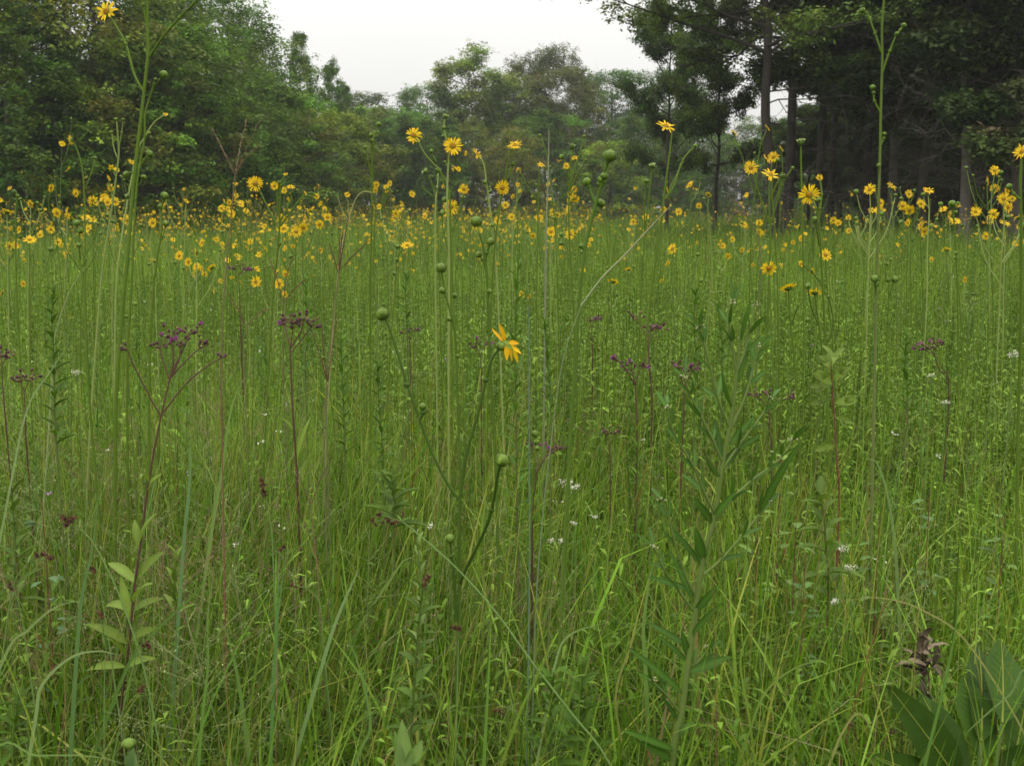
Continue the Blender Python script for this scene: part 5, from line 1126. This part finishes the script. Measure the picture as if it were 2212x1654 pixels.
rush('rush with a brown cluster under the ironweed foot at left', 2.0, [(330, 1640), (325, 1540), (318, 1500)], 4, [(303, 1490, 9), (308, 1482, 7)], 13)
rush('rush with a reddish cluster over the ironweed leaves at left', 2.0, [(225, 1560), (226, 1460), (228, 1400)], 4, [(217, 1325, 8), (222, 1332, 7)], 14)

# ------------------------------------------------------------------ white umbels and flecks
def umbel(label, D, x, y, wpx, seed, H=None):
    o, off = root_at('white_wildflower', x, y + 60, D); px = PXM(D); r = np.random.default_rng(seed); c = np.array(W(x, y, D)) - off
    mb = MB(); f = MB(); b = c - np.array([0, 0, wpx * px * 1.2]); tube(mb, [np.array([0, 0, -.02]), b * .5 + r.normal(size=3) * .01, b], [px * 1.4, px * 1.2, px * .9], (.13, .21, .05), sides=5)
    n = max(4, int(wpx * .55))
    for i in range(n):
        a = r.random() * 6.28; q = math.sqrt(r.random()) * wpx * px * .5; p = c + np.array([math.cos(a) * q, math.sin(a) * q * .9, r.normal() * wpx * px * .10])
        tube(mb, [b, p], [px * .5, px * .4], (.13, .21, .05), sides=3, sm=False)
        for k in range(6):
            t = p + r.normal(size=3) * px * 2.2; leaf(f, t, r.normal(size=3), (0, 0, 1), px * 3.4, px * 2.6, np.array((.62, .62, .52)) * r.uniform(.8, 1.1), droop=0, seg=2)
    mb.build('stem', M_stem, o); f.build('blossom', M_white, o); return tag(o, label, 'wildflower', 'white wildflowers in the grass')
for i, (x, y, w, D, lab) in enumerate([(1222, 1040, 26, 2.7, 'white blossom cluster right of the small ironweed, upper left half'), (1243, 1050, 26, 2.72, 'white blossom cluster right of the small ironweed, lower right half'), (1820, 1184, 26, 2.4, 'white flat topped umbel in the lower right, upper one'), (1838, 1225, 26, 2.4, 'white flat topped umbel in the lower right, lower one'), (1805, 1298, 22, 2.3, 'small white umbel under the two in the lower right'),
    (2190, 765, 22, 3.4, 'white slanting flower at the right frame edge'), (2043, 870, 16, 3.4, 'white blossom right of the tall right stalk'), (2012, 810, 14, 3.6, 'small white blossom above the lone bud at right'), (1240, 1128, 12, 2.6, 'tiny pinkish white blossom below the white cluster'), (1190, 1165, 14, 2.5, 'small pale cluster right of the nearest stalk'), (1215, 1166, 12, 2.5, 'second small pale cluster right of the nearest stalk'),
    (1285, 1115, 14, 2.8, 'small pale lilac blossom right of the folded bud stalk foot'), (165, 803, 20, 3.4, 'white patch of blossom near the dark leafy ladder stem'), (930, 1135, 14, 2.4, 'pale small buds beside the largest rush cluster')]):
    umbel(lab, D, x, y, w, i)
mb = MB(); st = MB()
for i in range(110):
    D = 3.0 + 9 * rr.random(); px_ = rr.uniform(-100, 2300) if rr.random() < .5 else rr.normal() * 170 + (520, 960, 2080)[rr.integers(0, 3)]; z = rr.uniform(.55, 1.05); w = W(px_, 480, D)
    c = np.array([w.x, D, z]); col = np.array((.60, .60, .50)) if rr.random() < .8 else np.array((.42, .26, .45))
    for k in range(rr.integers(3, 7)):
        leaf(mb, c + rr.normal(size=3) * np.array([.009, .009, .002]), rr.normal(size=3), (0, 0, 1), .010, .007, col, droop=0, seg=2)
    tube(st, [c - np.array([0, 0, z]), c], [.0015, .001], (.11, .19, .04), sides=3, sm=False)
    mb.add(*[st.arrays()[0], st.arrays()[1]], quads=st.arrays()[2], mat=1); st = MB()
tag(mb.build('white_flecks', [M_white, M_stem]), 'sprinkling of tiny white and lilac blossoms low among the grass', 'flowers', kind='stuff')

# ------------------------------------------------------------------ big basal leaves, lower right, and the brown curled plant
def big_leaves(label, D, base, lv, name='prairie_dock_rosette', col=(0.040, 0.085, 0.010)):
    o, off = root_at(name, base[0], base[1], D); r = np.random.default_rng(3)
    for (a, b, w, dd) in lv:
        A = np.array(W(*a, D)) - off; B = np.array(W(*b, D + dd)) - off; mb = MB(); c = np.array(col) * r.uniform(.8, 1.2)
        leaf(mb, A, B - A, (0, -.9, .6), np.linalg.norm(B - A) * 1.04, w * PXM(D), c, droop=.10, fold=.10, seg=14, wave=.05, peak=.45)
        dv = (B - A) / np.linalg.norm(B - A); sv = np.cross(dv, (0, -.9, .6)); sv /= np.linalg.norm(sv); uv = np.cross(sv, dv); Lr = np.linalg.norm(B - A) * 1.04; tt = np.linspace(0, .96, 9)
        cr = A + dv * (Lr * tt * (1 - .025 * tt))[:, None] + uv * (Lr * (.12 * tt - .10 * tt * tt))[:, None]; tube(mb, cr + uv * .0004, np.linspace(.0024, .0008, 9), (.24, .28, .05), sides=4, sm=False)
        for t_ in np.linspace(.12, .8, 9):
            for s_ in (-1, 1):
                p0 = A + dv * Lr * t_ * (1 - .025 * t_) + uv * Lr * (.12 * t_ - .10 * t_ * t_); hw = w * PXM(D) * .5 * math.sin(math.pi * min(1, t_ + .08) ** (math.log(.5) / math.log(.45))) ** .85
                p1 = p0 + sv * s_ * hw * .8 + dv * hw * .55 + uv * hw * .16; tube(mb, [p0, (p0 + p1) / 2 + uv * .001, p1 + uv * .001], [.0007, .0006, .0004], np.array(c) * 1.7, sides=3, sm=False)
        tube(mb, [np.array([0, 0, -.02]), A * .6, A], [.005, .0045, .004], (.16, .24, .07), sides=5)
        mb.build('leaf', M_leaf, o)
    return tag(o, label, 'plant')
big_leaves('rosette of very broad dark leaves with yellow midribs at the bottom right', 1.95, (2110, 1760), [((2080, 1700), (1915, 1480), 92, -.02), ((2085, 1690), (1990, 1500), 84, .10), ((2130, 1640), (2080, 1460), 84, .16), ((2165, 1560), (2160, 1385), 90, .2), ((2120, 1600), (2110, 1400), 80, .3), ((2190, 1640), (2225, 1440), 90, .12), ((2060, 1700), (1880, 1630), 64, -.05), ((2150, 1700), (2250, 1600), 84, .0)])
def dead_plant():
    D = 2.2; o, off = root_at('withered_plant', 2000, 1560, D); px = PXM(D); r = np.random.default_rng(8); mb = MB(); st = MB()
    tube(st, [np.array([0, 0, -.02])] + pts3([(2005, 1520), (2000, 1440), (1990, 1390)], D, off), [px * 2, px * 2, px * 1.6, px], (.12, .07, .04), sides=5); st.build('stem', M_stem, o)
    for i in range(26):               # crisp dead leaves rolled into hooks
        t_ = r.uniform(.35, 1); yy = 1510 - 120 * t_; A = np.array(W(2000 + r.normal() * 5, yy, D + r.normal() * .01)) - off
        th = r.random() * 6.283; d = np.array([math.cos(th), math.sin(th), r.uniform(.1, .9)]); d /= np.linalg.norm(d); s_ = np.cross(d, (0, 0, 1)); s_ /= np.linalg.norm(s_)
        ax = Vector(s_ * r.choice((-1, 1)) * .9 + d * .25); P = [A]; w_ = r.uniform(.005, .010); L_ = r.uniform(.007, .012); cur = d; rot = r.uniform(-.1, .7)
        for k in range(7):
            cur = np.array(Quaternion(ax, rot + .12 * r.normal()) @ Vector(cur)); P.append(P[-1] + cur * L_)
        P = np.array(P); n_ = len(P); wd = w_ * np.sin(np.pi * np.linspace(.08, .97, n_)) ** .7
        V = np.stack([P - s_ * wd[:, None] + r.normal(size=(n_, 3)) * .0015, P + r.normal(size=(n_, 3)) * .002, P + s_ * wd[:, None] + r.normal(size=(n_, 3)) * .0015], 1).reshape(-1, 3)
        b_ = np.arange(n_ - 1) * 3; mb.add(V, np.array((.13, .10, .065)) * r.uniform(.4, 1.7), quads=np.concatenate([np.stack([b_, b_ + 1, b_ + 4, b_ + 3], -1), np.stack([b_ + 1, b_ + 2, b_ + 5, b_ + 4], -1)]))
    mb.build('foliage', M_dry, o); tag(o, 'withered brown plant with curled dead leaves above the broad leaf rosette', 'plant')
dead_plant()
def seedling():                      # pale lobed sapling with red stem, right
    D = 3.1; o, off = root_at('oak_seedling', 1812, 1120, D); px = PXM(D); r = np.random.default_rng(18); st = MB(); mb = MB()
    P = pts3([(1812, 1120), (1808, 1000), (1802, 900), (1798, 830), (1795, 780)], D, off); tube(st, [np.array([0, 0, -.02])] + P, [px * 2.4] * 3 + [px * 1.6, px * 1.2, px], (.16, .06, .04), sides=6); st.build('stem', M_stem, o)
    for a, b, w in (((1798, 830), (1762, 800), 26), ((1796, 800), (1775, 760), 24), ((1796, 790), (1805, 745), 22), ((1798, 820), (1835, 790), 22), ((1800, 860), (1760, 880), 30), ((1802, 870), (1850, 860), 26), ((1803, 900), (1840, 920), 24), ((1800, 830), (1750, 840), 26), ((1805, 960), (1765, 980), 24)):
        A = np.array(W(*a, D)) - off; B = np.array(W(*b, D + r.normal() * .06)) - off; c = np.array((.125, .19, .03)) * r.uniform(.8, 1.2)
        leaf(mb, A, B - A, (0, -.8, .6), np.linalg.norm(B - A), w * px, c, droop=.3, fold=.15, seg=9, wave=.07, rib=c * 1.2, peak=.6)
        for s in (-1, 1):
            C = A + (B - A) * .45; v = (B - A) * .5 + np.array([s, 0, .3]) * np.linalg.norm(B - A) * .35; leaf(mb, C, v, (0, -.8, .6), np.linalg.norm(B - A) * .5, w * px * .5, c, droop=.2, seg=5)
    mb.build('foliage', M_leaf, o); tag(o, 'yellow green lobed seedling on a straight red stem in the right of the meadow', 'plant')
seedling()
def broad_clump(label, D, x, y, n, L, col, seed, name='broadleaf_herb'):
    o, off = root_at(name, x, y, D); px = PXM(D); r = np.random.default_rng(seed); st = MB(); mb = MB(); t = np.array(W(x, y - L * 1.6, D)) - off
    tube(st, [np.array([0, 0, -.02]), t * .6, t], [px * 2, px * 1.8, px], (.15, .07, .045), sides=5); st.build('stem', M_stem, o)
    for i in range(n):
        p = t * r.uniform(.35, 1.0) ; th = r.random() * 6.28; c = np.array(col) * r.uniform(.7, 1.25); v = (math.cos(th), math.sin(th), r.uniform(-.2, .6)); q = p + np.array(v) * L * px * .3
        tube(mb, [p, q], [px * .8, px * .6], (.16, .10, .05), sides=3, sm=False)
        leaf(mb, q, v, (0, 0, 1), L * px * r.uniform(.6, 1.0), L * px * r.uniform(.35, .5), c, droop=.3, fold=.12, seg=7, rib=c * 1.3, wave=.03)
    mb.build('foliage', M_leaf, o); return tag(o, label, 'plant', 'low broad leaved plants of the right foreground')
for i, (x, y, L, D, c, lab) in enumerate([(1640, 1120, 46, 2.9, (.13, .21, .045), 'light green broad leaved plant right behind the big branching herb'), (1720, 1180, 44, 2.8, (.12, .19, .05), 'broad leaved plant with reddish tips right of the big herb'), (1900, 1180, 42, 2.9, (.10, .18, .045), 'green broad leaved plant left of the bent blade at right'),
      (1690, 1000, 40, 3.2, (.14, .22, .05), 'pale broad leaved plant behind the right arm of the big herb'), (2010, 1120, 40, 3.0, (.08, .15, .045), 'dark broad leaved plant under the white blossoms at right'), (1740, 1260, 40, 2.5, (.085, .15, .045), 'dull green broad leaved plant low at right'), (2170, 1180, 44, 2.8, (.10, .17, .045), 'broad leaved plant at the right frame edge'), (90, 1140, 40, 2.7, (.08, .15, .06), 'grey green broad leaved plant at the left edge')]):
    broad_clump(lab, D, x, y, 15, L, c, i)
# the fresh green bud and shoot close to the lens at the bottom
def low_bud():
    D = 1.45; o, off = root_at('young_bud_stalk', 285, 1690, D); px = PXM(D); st = MB()
    P = pts3([(290, 1700), (287, 1654), (282, 1625)], D, off); tube(st, [np.array([0, 0, -.02])] + P, [px * 5, px * 5, px * 6, px * 5], (.15, .25, .07), sides=7)
    leaf(st, P[1], P[2] - P[1] + np.array([.01, -.01, .01]), (0, -1, .2), 60 * px, 32 * px, (.17, .28, .09), droop=.1, fold=.4); st.build('stem', M_stem, o)
    b = obq('bud', BUD[0], Vector(np.array(W(278, 1604, D)) - off), frame((0.1, -.1, 1)), 18 * px, o); b.scale.z *= .72
    tag(o, 'fat pale green bud on a short thick stalk at the bottom left', 'flower')
    D = 1.5; o, off = root_at('young_shoot', 872, 1690, D); px = PXM(D); mb = MB()
    for a, b_, w in (((870, 1690), (866, 1545), 40), ((880, 1650), (912, 1592), 30), ((872, 1680), (850, 1570), 22)):
        A = np.array(W(*a, D)) - off; B = np.array(W(*b_, D)) - off; leaf(mb, A, B - A, (.3, -1, .2), np.linalg.norm(B - A), w * px, (.17, .27, .07), droop=.05, fold=.3, seg=8, rib=(.22, .33, .1))
    tube(mb, [np.array([0, 0, -.02]), np.array(W(872, 1690, D)) - off], [px * 4, px * 4], (.15, .24, .07), sides=6, sm=False)
    mb.build('foliage', M_leaf, o); tag(o, 'fresh light green shoot with two upright leaves at the bottom left of centre', 'plant')
low_bud()
# arching wide grass blades, each placed from the photograph
def arch(D, pts, w, col, k, lab):
    o, off = root_at('arching_grass', pts[0][0], pts[0][1], D); px = PXM(D); Q = footed(pts3(pts, D, off, k)); Q, _ = smooth_path(Q, 6, None)
    n = len(Q); t = np.linspace(0, 1, n); T = np.gradient(Q, axis=0); s = np.cross(T, (0.2, -1, .3)); s /= np.linalg.norm(s, axis=1, keepdims=True); wd = w * px * .5 * np.clip(1 - t ** 3, .03, 1)[:, None]
    up = np.cross(s, T); up /= np.linalg.norm(up, axis=1, keepdims=True)
    V = np.stack([Q - s * wd, Q - up * wd * .35, Q + s * wd], 1).reshape(-1, 3); b = np.arange(n - 1) * 3
    mb = MB(); mb.add(V, col, quads=np.concatenate([np.stack([b, b + 1, b + 4, b + 3], -1), np.stack([b + 1, b + 2, b + 5, b + 4], -1)]))
    ob = mb.build('blade', M_grass, o); tag(o, lab, 'grass', 'long arching grass blades')
LG = (.16, .25, .035); BG = (.15, .23, .08); SG = (.26, .27, .09)
for D, pts, w, c, k, lab in [
 (1.9, [(2240, 1640), (2100, 1400), (2000, 1320), (1900, 1290), (1800, 1300)], 5, SG, -.2, 'long dry blade arching over the lower right'),
 (1.9, [(1795, 1640), (1820, 1580), (1850, 1540), (1875, 1560), (1890, 1620)], 7, SG, .1, 'short blade folded over in the bottom right'),
 (2.6, [(1945, 1400), (1935, 1200), (1920, 1080), (1895, 1000), (1870, 990)], 9, BG, .1, 'broad blue green blade bent over at the top, right'),
 (2.4, [(2230, 1210), (2170, 1150), (2100, 1100), (2030, 1080)], 6, LG, -.1, 'green blade entering from the right edge half way up'),
 (1.8, [(2235, 1470), (2180, 1500), (2110, 1560), (2080, 1590)], 7, BG, -.1, 'pale blade across the broad leaf rosette'),
 (1.9, [(75, 1560), (90, 1480), (150, 1420), (210, 1405), (265, 1415)], 8, (.22, .30, .12), .1, 'pale blade arching right at the bottom left'),
 (1.8, [(0, 1440), (60, 1360), (120, 1310), (180, 1295)], 7, (.20, .27, .10), .1, 'pale blade arching in from the left edge'),
 (1.7, [(-20, 1632), (80, 1630), (200, 1632), (290, 1654)], 5, (.18, .28, .08), .0, 'thin blade lying almost level across the bottom left corner'),
 (2.1, [(250, 1500), (300, 1400), (400, 1300), (470, 1225)], 9, (.10, .18, .04), .1, 'broad dark blade slanting behind the ironweed leaves'),
 (2.0, [(540, 1654), (520, 1500), (500, 1400), (470, 1320)], 10, (.12, .20, .05), .1, 'broad blade leaning left at the bottom'),
 (2.0, [(590, 1500), (600, 1300), (596, 1180)], 9, (.10, .21, .06), .0, 'upright broad blade left of the centre'),
 (2.1, [(700, 1420), (730, 1330), (760, 1260), (780, 1220)], 9, (.20, .30, .13), .0, 'pale stiff blade slanting right, left of the nearest stalk'),
 (2.6, [(455, 1160), (480, 1010), (500, 880), (530, 810)], 8, (.17, .27, .08), .05, 'tall leaning blade behind the red brown dead stem'),
 (2.4, [(395, 1200), (410, 1030), (412, 930)], 9, (.14, .24, .11), .0, 'blue green blade beside the ironweed stem'),
 (2.0, [(1175, 1560), (1200, 1430), (1230, 1370), (1320, 1340)], 7, (.22, .31, .13), .1, 'pale blade arching right beside the upright blue green stem'),
 (1.9, [(1100, 1600), (1130, 1520), (1170, 1440), (1200, 1360)], 8, LG, .1, 'green blade crossing the upright blue green stem'),
 (2.2, [(1395, 1450), (1390, 1350), (1405, 1240), (1415, 1215)], 10, (.16, .26, .07), .0, 'broad upright blade left of the big herb stem'),
 (2.2, [(1350, 1640), (1330, 1500), (1370, 1370), (1375, 1310)], 7, SG, .1, 'straw tinted blade left of the big herb foot'),
 (2.3, [(1260, 1480), (1280, 1400), (1330, 1360), (1400, 1345)], 5, LG, .1, 'thin arching blade left of the big herb'),
 (2.0, [(1600, 1640), (1650, 1500), (1720, 1440), (1790, 1425)], 6, (.18, .26, .06), .1, 'blade arching over to the right, right of the big herb foot'),
 (2.0, [(1620, 1560), (1600, 1420), (1640, 1340), (1700, 1330)], 6, LG, .1, 'blade arching right behind the big herb'),
 (1.8, [(2000, 1640), (2035, 1500), (2060, 1380), (2080, 1240)], 9, (.11, .22, .05), .0, 'strong green blade standing before the broad leaf rosette'),
 (2.0, [(160, 1500), (175, 1300), (200, 1180), (215, 1040)], 10, (.11, .20, .07), .0, 'broad upright blade at the left'),
 (2.0, [(20, 1060), (60, 880), (110, 800), (150, 740)], 5, (.22, .30, .14), .0, 'thin pale blade slanting at the left edge'),
 (1.9, [(770, 1640), (800, 1560), (770, 1420), (745, 1380)], 8, (.13, .23, .06), .0, 'blade left of the grey green leafy stem'),
 (1.9, [(430, 1640), (440, 1520), (450, 1420), (445, 1300)], 8, (.13, .24, .05), .0, 'upright blade right of the ironweed foot'),
]: arch(D, pts, w, c, k, lab)

# airy seed panicles of the finer grasses
def panicles():
    r = np.random.default_rng(41); st = MB()
    for i in range(230):
        D = 2.1 + 4.5 * r.random() ** 1.2; px_ = r.normal() * 330 + 330 if r.random() < .6 else r.uniform(-100, 2300); w = W(px_, 480, D); H = r.uniform(.45, 1.0)
        b = np.array([w.x, D, 0]); ln = r.normal(size=2) * .10; tp = b + np.array([ln[0], ln[1], H]); col = np.array((.20, .23, .09)) * r.uniform(.7, 1.3) if r.random() < .7 else np.array((.20, .12, .08))
        tube(st, [b, (b + tp) / 2 - np.array([ln[0] * .2, 0, 0]), tp], [.0012, .001, .0006], col, sides=3, n=3)
        for k in range(r.integers(9, 18)):
            t = r.uniform(.62, 1.0); p = b + (tp - b) * t; th = r.random() * 6.28; L = (1.08 - t) * H * r.uniform(.3, .62); e = p + np.array([math.cos(th) * L, math.sin(th) * L, L * r.uniform(.3, 1.1)])
            tube(st, [p, e], [.0005, .0004], col, sides=3, sm=False)
            for q in range(4):
                s_ = p + (e - p) * r.uniform(.35, 1.0) + r.normal(size=3) * .004; leaf(st, s_, r.normal(size=3), (0, 0, 1), .0055, .0022, col * 1.4, droop=0, seg=2)
    tag(st.build('seed_panicles', M_stem), 'airy seed panicles of fine grasses hanging over the near meadow', 'grass', kind='stuff')
panicles()
# ------------------------------------------------------------------ air
def haze():
    m = bpy.data.materials.new('haze_air'); m.use_nodes = True; t = m.node_tree; t.nodes.clear()
    o = t.nodes.new('ShaderNodeOutputMaterial'); v = t.nodes.new('ShaderNodeVolumePrincipled')
    v.inputs['Color'].default_value = (.90, .93, .93, 1); v.inputs['Density'].default_value = 0.0006; v.inputs['Anisotropy'].default_value = 0.2
    t.links.new(v.outputs[0], o.inputs['Volume'])
    x0, x1, y0, y1, z0, z1 = -130, 130, -12, 160, -1.2, 24
    V = [(x, y, z) for z in (z0, z1) for y in (y0, y1) for x in (x0, x1)]
    me = bpy.data.meshes.new('haze'); me.from_pydata(V, [], [(0, 2, 3, 1), (4, 5, 7, 6), (0, 1, 5, 4), (2, 6, 7, 3), (0, 4, 6, 2), (1, 3, 7, 5)]); me.materials.append(m)
    tag(link(bpy.data.objects.new('haze', me)), 'thin damp haze lying over the meadow and far trees', 'haze', kind='stuff')
haze()
